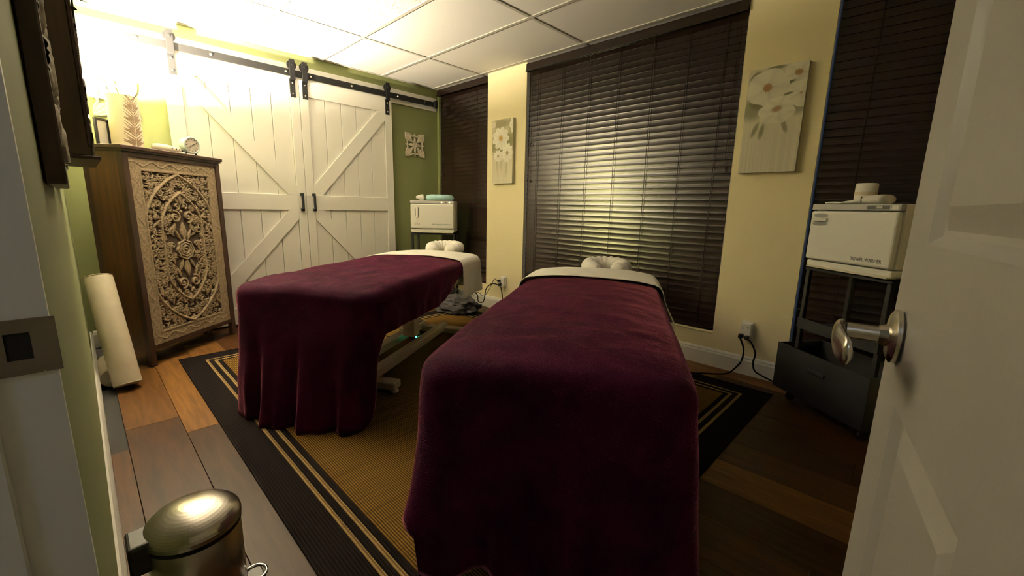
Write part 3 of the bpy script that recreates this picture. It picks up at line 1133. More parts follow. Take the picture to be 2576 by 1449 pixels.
# carved door panel
def carved_panel(w, h, cell):
    K = Carve(w, h, cell)
    rnd = random.Random(11)
    cx = w / 2
    bd = .072
    A = (cx, bd + .012, h - bd - .012, w / 2 - bd + .0)          # outer ogive
    B = (cx, .235, h - .205, w / 2 - .175)          # inner ogive
    # flat border with wavy vine
    for (x0, x1, y0, y1) in ((0, bd, 0, h), (w - bd, w, 0, h), (0, w, 0, bd), (0, w, h - bd, h)):
        K.rect(x0, x1, y0, y1, .62)
    for side in (bd * .5, w - bd * .5):
        pts = [(side + .016 * math.sin(k * .55), h * k / 110) for k in range(111)]
        K.line(pts, .007, .80)
        for k in range(3, 108, 6):
            K.blob((side - .014 * math.sin(k * .55), h * k / 110), .022, .008, .9 * (1 if k % 4 else -1), .78, .3)
    for yy in (bd * .5, h - bd * .5):
        pts = [(w * k / 60, yy + .014 * math.sin(k * .55)) for k in range(61)]
        K.line(pts, .007, .80)
        for k in range(3, 58, 6):
            K.blob((w * k / 60, yy - .012 * math.sin(k * .55)), .022, .008, .3 * (1 if k % 4 else -1), .78, .3)
    for (x0, x1, y0, y1) in ((bd - .004, bd + .004, bd, h - bd), (w - bd - .004, w - bd + .004, bd, h - bd), (bd, w - bd, bd - .004, bd + .004), (bd, w - bd, h - bd - .004, h - bd + .004)):
        K.rect(x0, x1, y0, y1, .78)
    oa = ogive(*A); ob = ogive(*B)
    oa = [(p[0], p[1]) for p in ogive(A[0], A[1], A[2], A[3])]
    ob = [(p[0], p[1]) for p in ogive(B[0], B[1], B[2], B[3])]
    # centre rosette
    cy = h * .5
    for r, hg in ((.062, .9), (.045, .95), (.028, 1.0)):
        pts = [(cx + r * (1 + .06 * math.cos(8 * t)) * math.cos(t), cy + r * (1 + .06 * math.cos(8 * t)) * math.sin(t)) for t in np.linspace(0, 2 * PI, 60)]
        K.line(pts, .0085, hg)
    K.spiral((cx, cy), .026, .006, 0, 1.6, 1, 1.0)
    # tall leaves above and below the rosette
    for sg in (1, -1):
        K.blob((cx, cy + sg * .125), .068, .028, PI / 2, .92, .35)
        for sx in (1, -1):
            K.blob((cx + sx * .045, cy + sg * .10), .045, .014, PI / 2 - sx * sg * .45, .8, .3)
            K.blob((cx + sx * .072, cy + sg * .15), .045, .013, PI / 2 + sx * sg * .35, .75, .3)
            K.spiral((cx + sx * .052, cy + sg * .225), .040, .0085, -sx * sg * PI / 2, 1.5, sx * sg, .95)
            K.spiral((cx + sx * .030, cy + sg * .295), .022, .006, sx * PI / 2, 1.3, -sx * sg, .85)
            K.blob((cx + sx * .03, cy + sg * .335), .036, .012, PI / 2 - sx * sg * .5, .8, .3)
        K.blob((cx, cy + sg * .345), .045, .017, PI / 2, .9, .3)
        K.disc((cx, cy + sg * .26), .012, .85)
    # acanthus fill everywhere: mirrored scrolls and leaves on a jittered lattice
    fills = []
    yy = bd + .022
    r_ = 0
    while yy < h - bd - .01:
        xx = (.028 if r_ % 2 else .006)
        while xx < w / 2 - bd - .004:
            fills.append((cx + xx + rnd.uniform(-.006, .006), yy + rnd.uniform(-.006, .006)))
            xx += .034
        yy += .031
        r_ += 1
    for (px, py) in fills:
        inner = in_ogive(px, py, B[0], B[1], B[2], B[3] - .006)
        outer = in_ogive(px, py, A[0], A[1], A[2], A[3] - .006)
        if inner and abs(py - cy) < .36:
            if abs(px - cx) < .085:
                continue
        kind = rnd.random()
        r = rnd.uniform(.016, .024)
        a0 = rnd.uniform(0, 6.28)
        sg = rnd.choice((1, -1))
        lv = [(rnd.uniform(-.02, .02), rnd.uniform(-.02, .02), rnd.uniform(.016, .026), rnd.uniform(0, 3.14)) for _ in range(2)]
        for mx in (1, -1):
            X = cx + mx * (px - cx)
            if kind < .45:
                K.spiral((X, py), r, .0052, a0 if mx > 0 else PI - a0, 1.25, sg * mx, .62 if not outer else .74)
            elif kind < .6:
                K.disc((X, py), r * .55, .66)
                for q in range(6):
                    K.disc((X + r * .8 * math.cos(q * 1.047), py + r * .8 * math.sin(q * 1.047)), r * .38, .60)
            for (dx, dy, ln, an) in lv:
                K.blob((X + mx * dx, py + dy), ln, ln * .36, an if mx > 0 else PI - an, rnd.uniform(.5, .72), .35)
    K.line(oa, .0115, 1.0)
    K.line(ob, .0100, 1.0)
    return K

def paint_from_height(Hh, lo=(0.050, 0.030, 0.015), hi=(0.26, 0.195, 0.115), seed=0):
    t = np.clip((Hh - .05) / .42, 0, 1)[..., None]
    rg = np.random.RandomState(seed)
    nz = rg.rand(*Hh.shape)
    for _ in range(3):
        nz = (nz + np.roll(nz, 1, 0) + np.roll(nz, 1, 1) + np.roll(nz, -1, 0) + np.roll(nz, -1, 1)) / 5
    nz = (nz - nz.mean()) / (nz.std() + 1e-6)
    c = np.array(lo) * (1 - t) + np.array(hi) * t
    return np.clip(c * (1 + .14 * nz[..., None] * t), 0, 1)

PX0, PX1, PZ0, PZ1 = .037, CW - .037, LEG + .030, CH - .062
K = carved_panel(PX1 - PX0, PZ1 - PZ0, .0026)
X, Z = np.meshgrid(K.x + PX0, K.y + PZ0)
Y = .020 - .016 * K.H - .0
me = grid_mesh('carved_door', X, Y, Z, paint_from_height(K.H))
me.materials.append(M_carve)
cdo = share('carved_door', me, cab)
cdo['label'] = 'whitewashed carved panel with pointed oval and rosette'
obj('door_back', box_bm(PX0, PX1, .0205, .028, PZ0, PZ1), M_oakdk, cdo)

# ---------------- things on the cabinet
def cabpt(u, v, z=CH):          # u along front, v into the cabinet
    a = PI / 2 + CT
    return (.751 + u * math.cos(a) - v * math.sin(a), -2.769 + u * math.sin(a) + v * math.cos(a), z)

# canister printed with a fern leaf
lp = cabpt(.232, .186)
can = thing('fern_canister', 'cream cylinder canister with brown fern leaf print on the carved cabinet', 'canister', lp, 0)
LR, LH = .078, .318
na, nh = 260, 300
A_, Z_ = np.meshgrid(np.linspace(0, 2 * PI, na), np.linspace(.0, LH, nh))
col = np.zeros(A_.shape + (3,)); col[:] = (.80, .70, .52)
def fern_mask(u, v):
    """u: horizontal metres from stem, v: 0..LH"""
    m_ = np.zeros_like(u)
    stem = .006 * np.sin(v * 9)
    for k in range(26):
        v0 = .008 + k * .0112
        ln = .062 * (1 - (v0 / LH) * .45) * (1 if k % 3 else .8)
        for sg in (1, -1):
            t = np.clip((u - stem) * sg / ln, 0, 1.2)
            cen = v0 + .030 * t + .006 * np.sin(t * 3 + k)
            wd = .0058 * (1 - t * .7)
            m_[((u - stem) * sg > .0014) & (t < 1) & (np.abs(v - cen) < wd)] = 1
    return m_
stem_a = math.radians(26)
da = (A_ - stem_a + PI) % (2 * PI) - PI
fm = fern_mask(da * LR, Z_)
col[fm > 0] = (.16, .105, .055)
rad = LR + .0012 * (fm > 0)
me = grid_mesh('printed_wall', rad * np.cos(A_), rad * np.sin(A_), Z_, col)
for p in me.polygons:
    p.use_smooth = True
me.materials.append(M_fern)
share('printed_wall', me, can)
obj('inner_wall', lathe_bm([(.02, .006), (LR - .006, .006), (LR - .004, LH - .002), (LR, LH)], 48, cap=False), M_ceram, can, smooth=True)
obj('bottom', lathe_bm([(LR - .001, 0), (LR - .001, .006)], 48), M_ceram, can)

# wall sconce in the corner beside the cabinet: fabric drum shade, bulb just below the rim
lamp = thing('wall_sconce', 'glowing wall sconce with cream drum shade in the corner beside the cabinet', 'wall lamp', (.38, YF + .001, 1.372), 0)
SR = .074
TZ = .328
SY = .088
def shademat():
    mt, nt, b_ = newmat('lamp_shade_linen')
    b_.inputs['Base Color'].default_value = (.80, .74, .60, 1)
    b_.inputs['Roughness'].default_value = .8
    tr = nt.nodes.new('ShaderNodeBsdfTranslucent')
    tr.inputs['Color'].default_value = (.95, .92, .84, 1)
    mx = nt.nodes.new('ShaderNodeMixShader')
    mx.inputs[0].default_value = .55
    nt.links.new(b_.outputs[0], mx.inputs[1])
    nt.links.new(tr.outputs[0], mx.inputs[2])
    nt.links.new(mx.outputs[0], nt.nodes['Material Output'].inputs['Surface'])
    return mt
obj('shade', lathe_bm([(SR, TZ - .17), (SR, TZ)], 48, cap=False, org=(0, SY, 0)), shademat(), lamp, smooth=True)
obj('light_block_disc', lathe_bm([(SR - .001, TZ - .170), (SR - .001, TZ - .167)], 48, org=(0, SY, 0)), M_ceram, lamp)  # unseen disc added under the shade to block downward light
obj('wall_plate', box_bm(-.035, .035, 0, .010, .08, .22, .003, 2), M_black, lamp)
obj('arm', tube_bm(spline([(0, .008, .15), (0, .05, .12), (0, SY, .13), (0, SY, TZ - .066)], 30), .006, 10), M_black, lamp)
obj('socket', lathe_bm([(.014, TZ - .070), (.014, TZ - .047)], 16, org=(0, SY, 0)), M_ceram, lamp)
bm = bmesh.new()
for k in range(3):
    a = k * 2 * PI / 3
    tube_bm([(.012 * math.cos(a), SY + .012 * math.sin(a), TZ - .058), ((SR - .001) * math.cos(a), SY + (SR - .001) * math.sin(a), TZ - .06)], .0015, 6, bm=bm)
obj('spider', bm, M_black, lamp)
M_bulb = emit('lamp_bulb_glow', LAMP_RGB, LAMP_W)
bm = bmesh.new()
bmesh.ops.create_uvsphere(bm, u_segments=20, v_segments=12, radius=.020)
obj('bulb', bm, M_bulb, lamp, smooth=True, loc=(0, SY, TZ - .026))

# alarm clock
cp = cabpt(.566, .062)
ck = thing('alarm_clock', 'pale blue round alarm clock with aged dial at the cabinet edge', 'clock', cp, math.radians(30))
obj('case', lathe_bm([(.040, -.034), (.053, -.028), (.056, .0), (.056, .012), (.0585, .014), (.0585, .026), (.052, .029), (.050, .024)], 40, axis='X', org=(0, 0, .071)), M_clock, ck, smooth=False)
smooth_angle(ck.children[0], 30)
fcx = obj('dial', lathe_bm([(.0505, .0225), (.0505, .0245)], 40, axis='X', org=(0, 0, .071)), M_face, ck)
for k in range(12):
    a = k * PI / 6
    obj('hour_mark', box_bm(.0248, .0256, -.002, .002, .036, .044), M_ink, fcx, loc=(0, 0, .071), rot=(a, 0, 0))
obj('hand', box_bm(.0258, .0266, -.0016, .0016, -.006, .030), M_ink, fcx, loc=(0, 0, .071), rot=(-1.05, 0, 0))
obj('hand', box_bm(.0268, .0274, -.0012, .0012, -.006, .040), M_ink, fcx, loc=(0, 0, .071), rot=(2.2, 0, 0))
for s_ in (1, -1):
    obj('foot', tube_bm([(.004, s_ * .030, .030), (.010, s_ * .040, .005)], [.005, .007], 10), M_black, ck)
obj('handle', tube_bm(spline([(0, -.016, .126), (0, -.014, .140), (0, .014, .140), (0, .016, .126)], 18), .003, 8), M_ceram, ck)

# small ornament: tapered cream roll with dark tip
op = cabpt(.395, .075)
orn = thing('ornament', 'low cream tapered ornament with dark tip between canister and clock', 'ornament', op, PI / 2 + CT)
obj('body', lathe_bm([(.004, -.105), (.020, -.098), (.026, -.06), (.026, .0), (.021, .06), (.012, .098), (.009, .104)], 24, axis='X', org=(0, 0, .026)), M_ceram, orn, smooth=True)
obj('tip', lathe_bm([(.009, .104), (.010, .112), (.005, .124)], 16, axis='X', org=(0, 0, .026)), M_blackp, orn, smooth=True)
for k, (x, a) in enumerate(((.012, .3), (.05, -.2), (.075, .4))):
    obj('spot', lathe_bm([(.005, 0), (.004, .0012)], 10, axis='Y', org=(x, -.0265 + .004 * (k > 0), .03)), M_oakdk, orn)

# small black picture frame behind the lamp
fp = cabpt(.150, .255)
pf = thing('photo_frame', 'small black and white photo frame beside the fern canister', 'photo frame', fp, PI / 2 + CT)
bm = bmesh.new()
for (x0, x1, z0, z1) in ((-.04, -.03, 0, .17), (.03, .04, 0, .17), (-.03, .03, 0, .012), (-.03, .03, .158, .17)):
    bx(bm, x0, x1, 0, .014, z0, z1)
obj('frame', bm, M_black, pf)
obj('mount', box_bm(-.03, .03, .006, .012, .012, .158), M_warm, pf)

# ================================================================== WALL ORNAMENTS (pierced carved squares)
def square_ornament():
    w = .25
    K = Carve(w, w, .0022)
    c = w / 2
    for sx in (1, -1):
        for sy in (1, -1):
            P_ = [(.010, .094), (.026, .090), (.044, .098), (.064, .110), (.090, .116), (.117, .118)]
            for L_ in (P_, [(q, p) for p, q in P_]):
                K.line([(c + sx * p, c + sy * q) for p, q in L_], .0085, .85)
            K.blob((c + sx * .072, c + sy * .072), .054, .034, math.atan2(sy, sx), .9, .35)
            K.blob((c + sx * .036, c + sy * .036), .03, .011, math.atan2(sy, sx), .85)
            K.disc((c + sx * .112, c + sy * .112), .012, .85)
    for (dx, dy) in ((1, 0), (-1, 0), (0, 1), (0, -1)):
        K.blob((c + dx * .045, c + dy * .045), .042, .016, math.atan2(dy, dx), .95, .3)
        K.disc((c + dx * .093, c + dy * .093), .014, .9)
        K.disc((c + dx * .112, c + dy * .112), .008, .8)
    K.disc((c, c), .030, .8)
    for q in range(8):
        K.disc((c + .022 * math.cos(q * PI / 4), c + .022 * math.sin(q * PI / 4)), .010, 1.0)
    return K
Ks = square_ornament()
def ornament_obj(name, label, y0, z0, K, hi):
    Yg, Zg = np.meshgrid(K.x, K.y)
    Xf = .010 + .010 * K.H
    mk = (K.H[:-1, :-1] > .08) | (K.H[1:, 1:] > .08) | (K.H[:-1, 1:] > .08) | (K.H[1:, :-1] > .08)
    me = grid_mesh(name, Xf, Yg, Zg, paint_from_height(np.clip(K.H + .4, 0, 1), hi=hi), mk)
    me.materials.append(M_carve)
    o = share(name, me, None, (0.001, y0, z0))
    md = o.modifiers.new('thick', 'SOLIDIFY')
    md.thickness = .008
    md.offset = 1 if False else -1
    tag(o, label, 'wall ornament', 'carved square wall ornaments')
    return o
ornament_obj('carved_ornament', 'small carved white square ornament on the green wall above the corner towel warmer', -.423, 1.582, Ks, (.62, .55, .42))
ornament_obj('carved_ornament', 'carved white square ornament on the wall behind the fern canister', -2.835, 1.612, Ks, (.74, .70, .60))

# ================================================================== CANVAS PAINTINGS
def flower(u, v, cu, cv, R_, npet, ph, col, img, cen, asp=1.0, cr=.2, notch=.22):
    du, dv = u - cu, (v - cv) / asp
    r = np.hypot(du, dv); a = np.arctan2(dv, du)
    edge = R_ * (1 - notch * np.abs(np.sin((a * npet + ph) / 2)) ** 3)
    m_ = r < edge
    shade = (1 - .13 * np.abs(np.sin((a * npet + ph) / 2 + PI / 2)) ** 6) * (1 - .14 * (r / R_) ** 3 * 0 - .18 * np.exp(-(r / (R_ * .42)) ** 2))
    lit = np.clip(.93 + .07 * np.cos(a - 2.2), 0, 1.1)
    for k in range(3):
        img[..., k] = np.where(m_, col[k] * shade * lit, img[..., k])
    m2 = r < R_ * cr * (1 + .12 * np.sin(a * 9))
    for k in range(3):
        img[..., k] = np.where(m2, cen[k] * (.75 + .5 * r / (R_ * cr)), img[..., k])

def soft(u, v, cu, cv, ru, rv, ang, col, img, st=1.0):
    du, dv = u - cu, v - cv
    x = du * math.cos(ang) + dv * math.sin(ang); y_ = -du * math.sin(ang) + dv * math.cos(ang)
    t = np.clip(1.3 - ((x / ru) ** 2 + (y_ / rv) ** 2), 0, 1) * st
    for k in range(3):
        img[..., k] = img[..., k] * (1 - t) + col[k] * t

def canvas(name, label, x0, x1, z0, z1, painter):
    w, h, t = x1 - x0, z1 - z0, .034
    C_ = thing(name, label, 'painting', (x0, -t - .001, z0), 0, 'flower canvases on the pillars')
    nx, ny = 130, 260
    U, V = np.meshgrid(np.linspace(0, 1, nx), np.linspace(0, 1, ny))
    rs = np.random.RandomState(4)
    img = np.zeros((ny, nx, 3))
    painter(U, V, img, w, h, rs)
    me = grid_mesh('painted_face', U * w, np.zeros_like(U) - .0004, V * h, np.clip(img, 0, 1))
    me.materials.append(M_canvas)
    share('painted_face', me, C_)
    obj('stretched_edge', box_bm(0, w, 0, t, 0, h, .002, 1), mat('canvas_edge', (.42, .40, .30), .8), C_)
    return C_

def streaks(U, V, img, rs, base, top, amp):
    n = rs.rand(1, U.shape[1])
    for _ in range(2):
        n = (n + np.roll(n, 1, 1) + np.roll(n, -1, 1)) / 3
    n = (n - n.mean()) / n.std()
    s_ = amp * n * np.clip(1 - V * 1.2, .25, 1)
    for k in range(3):
        img[..., k] = (base[k] * (1 - V) + top[k] * V) * (1 + s_)

def paint_a(U, V, img, w, h, rs):      # daisies
    streaks(U, V, img, rs, (.62, .57, .43), (.42, .38, .24), .06)
    u, v = U * w, V * h
    G = (.15, .14, .05)
    soft(u, v, .05 * w, .60 * h, .10, .07, .3, G, img, .9)
    soft(u, v, .80 * w, .66 * h, .09, .09, .8, G, img, .9)
    soft(u, v, .40 * w, .93 * h, .14, .04, 0, (.20, .18, .09), img, .9)
    soft(u, v, .92 * w, .90 * h, .04, .07, 0, G, img, .6)
    soft(u, v, .45 * w, .55 * h, .10, .03, .6, G, img, .9)
    for (a, b_, an) in ((.45, .31, .1), (.72, .28, -.08), (.70, .22, -.05), (.25, .30, .1)):
        soft(u, v, a * w, b_ * h, .012, .08, an, (.36, .33, .20), img, .8)
    Wc = (.88, .84, .70)
    flower(u, v, 1.02 * w, .90 * h, .055, 6, 0, Wc, img, (.7, .6, .4), 1.5, .1)
    flower(u, v, .08 * w, .93 * h, .030, 5, 0, (.75, .68, .52), img, (.6, .5, .3), 1.2, .1)
    flower(u, v, .42 * w, .71 * h, .118, 9, .6, Wc, img, (.36, .22, .06), .92, .24)
    flower(u, v, .30 * w, .435 * h, .062, 9, 1.0, Wc, img, (.28, .19, .09), .95, .2)
    flower(u, v, .74 * w, .475 * h, .078, 10, .2, Wc, img, (.26, .17, .08), 1.2, .2)

def paint_b(U, V, img, w, h, rs):      # anemones
    streaks(U, V, img, rs, (.60, .56, .44), (.66, .61, .46), .05)
    u, v = U * w, V * h
    G = (.11, .10, .03); G2 = (.19, .185, .10)
    soft(u, v, .12 * w, .62 * h, .07, .07, .5, G2, img, .9)
    soft(u, v, .20 * w, .66 * h, .05, .03, -.3, G, img, .9)
    soft(u, v, .90 * w, .62 * h, .05, .06, .2, G2, img, .9)
    soft(u, v, .86 * w, .66 * h, .03, .02, .4, G, img, .9)
    soft(u, v, .12 * w, .93 * h, .04, .02, .8, G, img, .9)
    soft(u, v, .48 * w, .985 * h, .05, .012, 0, G, img, .9)
    for (a, b_, an) in ((.22, .42, -.35), (.34, .40, -.15), (.72, .44, .35)):
        soft(u, v, a * w, b_ * h, .014, .05, an, G2, img, .95)
    Wc = (.84, .80, .64)
    flower(u, v, .85 * w, .91 * h, .080, 5, 1.0, Wc, img, (.26, .15, .06), .75, .26, .12)
    flower(u, v, .93 * w, .72 * h, .085, 5, .3, Wc, img, (.30, .20, .09), .9, .1, .12)
    soft(u, v, .72 * w, .83 * h, .035, .010, .3, G, img, .95)
    soft(u, v, .72 * w, .73 * h, .030, .008, .2, G, img, .95)
    flower(u, v, .36 * w, .81 * h, .112, 5, .2, Wc, img, (.26, .14, .05), .95, .22, .10)
    flower(u, v, .56 * w, .575 * h, .098, 6, .9, (.80, .76, .60), img, (.30, .20, .08), .72, .2, .1)
    flower(u, v, .58 * w, .625 * h, .075, 5, .4, Wc, img, (.33, .24, .12), .75, .02, .1)
    soft(u, v, .56 * w, .60 * h, .030, .018, .25, (.26, .15, .06), img, .95)

canvas('flower_painting', 'narrow canvas of white daisies on the cream pillar between two blinds', .978, 1.262, 1.288, 1.886, paint_a)
canvas('flower_painting', 'canvas of large white anemones on the right cream pillar', 3.262, 3.568, 1.302, 1.902, paint_b)

# ================================================================== TOWEL WARMERS ON CARTS
def wheel_caster(parent, x, y_):
    o = obj('caster', lathe_bm([(.024, -.009), (.028, -.007), (.028, .007), (.024, .009)], 18, axis='X', org=(x, y_, .028)), M_blackp, parent)
    obj('fork', box_bm(x - .013, x + .013, y_ - .010, y_ + .010, .045, .075, .002, 1), M_nickel, o)

def cart(label, loc, rz, topz):
    c = thing('utility_cart', label, 'cart', (loc[0], loc[1], 0), rz, 'black rolling carts')
    w, d = .455, .30
    for x in (.0, w - .022):
        for y_ in (.015, d - .007):
            obj('post', box_bm(x, x + .022, y_, y_ + .022, .07, topz - .012, .002, 1), M_black, c)
            wheel_caster(c, x + .011, y_ + .011)
    obj('top_shelf', box_bm(-.004, w + .004, .01, d + .02, topz - .014, topz, .003, 1), M_black, c)
    for z in (.13, .44):
        obj('shelf', box_bm(.0, w, .012, d + .012, z, z + .012, .002, 1), M_black, c)
        obj('shelf_lip', box_bm(.0, w, .006, .012, z - .005, z + .055, .001, 1), M_black, c)
    return c

def warmer(label, loc, rz, z0, handle_vertical, words, wsize, squeeze, wx):
    Wm = thing('towel_warmer', label, 'towel warmer', (loc[0], loc[1], z0), rz, 'white towel warmers')
    w, d, h = .450, .285, .335
    for (x, y_) in ((.03, .05), (w - .03, .05), (.03, d - .03), (w - .03, d - .03)):
        obj('foot', lathe_bm([(.014, 0), (.016, .012)], 14, org=(x, y_, 0)), M_blackp, Wm)
    obj('drip_tray', box_bm(.012, w - .012, -.004, .20, .006, .014, .003, 2), M_ceram, Wm)
    obj('base', box_bm(0, w, .006, d, .012, .044, .008, 2), M_warm, Wm)
    obj('body', box_bm(0, w, .022, d, .044, h, .010, 2), M_warm, Wm)
    dr = obj('door', box_bm(.002, w - .002, -.010, .020, .050, h - .034, .011, 3), M_warm, Wm, smooth=False)
    cp_ = obj('control_panel', box_bm(.0, w, -.006, .022, h - .030, h, .004, 2), M_warmg, Wm)
    if handle_vertical:
        bm = bmesh.new()
        for s_ in (-1, 1):
            prism_bm([(.072 + s_ * (.018 + .007 * (1 - ((k - 6) / 6) ** 2)) if False else .072 + s_ * (.012 + .010 * (1 - ((k - 6) / 6.) ** 2)), .16 + .11 * k / 12) for k in range(13)] +
                     [(.072 + s_ * .012, .27), (.072 + s_ * .012, .16)], 'Y', -.0106, -.0100, bm=bm)
        obj('handle_recess', bm, mat('recess_grey', (.16, .16, .16), .5), dr)
        obj('handle', box_bm(.060, .084, -.020, -.010, .158, .272, .004, 2), M_warm, dr)
        for (x, c_) in ((.325, (1.0, .75, .35)), (.405, (1.0, .75, .35))):
            obj('indicator', lathe_bm([(.008, 0), (.008, -.004), (.004, -.006)], 16, axis='Y', org=(x, -.006, h - .016)), emit('amber_indicator', c_, 2.0), cp_)
        obj('switch', box_bm(.36, .376, -.009, -.006, h - .021, h - .010), M_ink, cp_)
        ring = [(.075 + .024 * math.cos(t), -.0105, .093 + .010 * math.sin(t)) for t in np.linspace(0, 2 * PI, 28)[:-1]]
        lg = obj('logo_ring', tube_bm(ring, .0013, 6, closed=True), M_inkg, dr)
        obj('logo_script', tube_bm(spline([(.057, -.0105, .090), (.064, -.0105, .097), (.069, -.0105, .089), (.075, -.0105, .098), (.080, -.0105, .089), (.087, -.0105, .097), (.094, -.0105, .092)], 30), .0011, 6), M_inkg, lg)
    else:
        bm = bmesh.new()
        for z in (.277, .236):
            pts = [(.064 + .043 * math.cos(t), z + .010 * math.sin(t)) for t in np.linspace(0, 2 * PI, 25)[:-1]]
            prism_bm(pts, 'Y', -.0112, -.0098, bm=bm)
        obj('handle_recess', bm, mat('recess_grey2', (.20, .20, .19), .5), dr)
        obj('handle', box_bm(.022, .108, -.021, -.010, .247, .266, .004, 2), M_warm, dr)
        obj('display', box_bm(.300, .400, -.0075, -.006, h - .024, h - .007), M_blackp, cp_)
        obj('switch', box_bm(.345, .372, -.0095, -.0075, h - .020, h - .011), M_warmg, cp_)
        obj('grille', box_bm(.412, .440, -.0075, -.006, h - .025, h - .006), M_warm, cp_)
    text('lettering', words, wsize, M_ink, dr, (wx, -.0104, .072 if not handle_vertical else .089), (PI / 2, 0, 0), squeeze)
    return Wm

W1 = (.332, -.578); A1 = math.radians(44.4)
W2 = (3.722, -.252); A2 = math.radians(-36.8)
cart('black rolling cart holding the small towel warmer in the far corner', W1, A1, .775)
warmer('white towel warmer with vertical handle standing in the far corner', W1, A1, .775, True, 'High Capacity Towel Warmer', .0185, .86, .225)
CART2 = cart('black rolling cart under the large towel warmer by the open door', W2, A2, .775)
warmer('white towel warmer lettered TOWEL WARMER beside the open door', W2, A2, .775, False, 'TOWEL WARMER', .0235, .80, .262)

# small things on the corner warmer
def wp(W, A, x, y_, z):
    return (W[0] + x * math.cos(A) - y_ * math.sin(A), W[1] + x * math.sin(A) + y_ * math.cos(A), z)
p = wp(W1, A1, .285, .13, 1.110)
cu = thing('ribbed_cushion', 'pale aqua ribbed round cushion on the corner towel warmer', 'cushion', p, A1)
bm = bmesh.new()
n = 128
rings = []
for k, (r, z) in enumerate(((.02, .058), (.09, .061), (.125, .056), (.140, .045), (.146, .030), (.140, .012), (.125, .003), (.09, .0))):
    ring = []
    for i in range(n):
        a = 2 * PI * i / n
        rr = r * (1 + (.022 if r > .1 else .006) * abs(math.sin(a * 16)) - .01)
        ring.append(bm.verts.new((rr * math.cos(a), rr * math.sin(a), z + (.003 * abs(math.sin(a * 16)) if z > .04 else 0))))
    rings.append(ring)
for Aa, Bb in zip(rings, rings[1:]):
    for i in range(n):
        bm.faces.new((Aa[i], Aa[(i + 1) % n], Bb[(i + 1) % n], Bb[i]))
bm.faces.new(rings[0]); bm.faces.new(rings[-1][::-1])
bmesh.ops.recalc_face_normals(bm, faces=bm.faces)
obj('cushion_body', bm, M_blue, cu, smooth=True)
ctr = obj('centre_button', lathe_bm([(.018, .058), (.014, .064), (.004, .066)], 18), M_blue, cu, smooth=True)
p = wp(W1, A1, .095, .09, 1.110)
bo = thing('cone_bottle', 'small white cone shaped bottle lying beside the aqua cushion', 'bottle', p, A1 + .35)
obj('body', lathe_bm([(.010, -.052), (.014, -.045), (.030, .0), (.032, .018), (.026, .026)], 22, axis='X', org=(0, 0, .033)), M_warm, bo, smooth=True)
obj('cap', lathe_bm([(.014, .026), (.014, .034)], 16, axis='X', org=(0, 0, .033)), M_ceram, bo)
# on the right warmer
p = wp(W2, A2, .150, .14, 1.110)
tp = thing('rolled_towels', 'upright rolled white washcloth on the right towel warmer', 'towel', p, A2)
bm = lathe_bm([(.043, 0), (.045, .03), (.045, .098), (.040, .104), (.034, .099), (.030, .104), (.022, .099), (.016, .104), (.006, .100)], 30)
obj('roll', bm, M_fabricw, tp, smooth=True)
obj('band', lathe_bm([(.0456, .045), (.0456, .062)], 30, cap=False), M_vinyl, tp)
p = wp(W2, A2, .200, .050, 1.110)
ft = thing('folded_towel', 'flat folded white towel lying across the right towel warmer', 'towel', p, A2 + .06)
bm = bmesh.new()
secs = []
for i in range(25):
    t = i / 24
    x = -.135 + .27 * t
    hh = .013 + .030 * smoothstep(.25, .8, t)
    ring = []
    for k in range(14):
        a = 2 * PI * k / 14
        ring.append(bm.verts.new((x, .045 * math.cos(a) * (1 + .05 * math.sin(9 * t)), hh * .5 + hh * .5 * math.sin(a) + .001 * math.sin(22 * t))))
    secs.append(ring)
for a, b_ in zip(secs, secs[1:]):
    for k in range(14):
        bm.faces.new((a[k], a[(k + 1) % 14], b_[(k + 1) % 14], b_[k]))
bm.faces.new(secs[0][::-1]); bm.faces.new(secs[-1])
bmesh.ops.recalc_face_normals(bm, faces=bm.faces)
obj('cloth', bm, M_fabricw, ft, smooth=True)
obj('stitched_edge', box_bm(.045, .048, -.047, -.040, .008, .036), M_inkg, ft)

# deep lower bin of the right cart
bm = bmesh.new()
for (x0, x1, y0, y1, z0, z1) in ((-.05, .49, -.045, -.035, .075, .335), (-.05, .49, .235, .245, .075, .335), (-.05, -.04, -.035, .235, .075, .335), (.48, .49, -.035, .235, .075, .335), (-.04, .48, -.035, .235, .075, .082)):
    bx(bm, x0, x1, y0, y1, z0, z1)
lb = obj('lower_bin', bm, M_blackp, CART2)
obj('bin_grip', box_bm(.17, .27, -.055, -.045, .24, .262, .003, 1), M_black, lb)

# ================================================================== OUTLETS AND CORDS
def outlet(x, z, label, plugs):
    ou = thing('outlet_adapter', label, 'outlet', (x, -.001, z), 0, 'plug adapters on the pillars')
    obj('wall_plate', box_bm(-.036, .036, -.006, 0, -.058, .058, .003, 2), M_warm, ou)
    ad = obj('adapter', box_bm(-.034, .030, -.042, -.006, -.045, .050, .006, 2), M_warm, ou)
    for (px, pz) in ((-.016, .022), (.012, .022)):
        for dx in (-.005, .005):
            obj('slot', box_bm(px + dx - .001, px + dx + .001, -.0426, -.042, pz - .005, pz + .005), M_ink, ad)
        obj('slot', lathe_bm([(.002, -.0006), (.002, 0)], 8, axis='Y', org=(px, -.042, pz - .011)), M_ink, ad)
    for (px, pz, s_) in plugs:
        pg = obj('plug', box_bm(px - .013 * s_, px + .013 * s_, -.075, -.042, pz - .014 * s_, pz + .014 * s_, .005, 2), M_blackp, ou)
    return ou
outlet(1.150, .310, 'white plug adapter with dark plugs on the pillar between the tables', [(-.022, .010, .8), (-.010, -.028, 1.0)])
outlet(3.425, .305, 'white plug adapter on the right pillar above two black cords', [(-.020, -.036, 1.0), (.016, -.040, .9)])
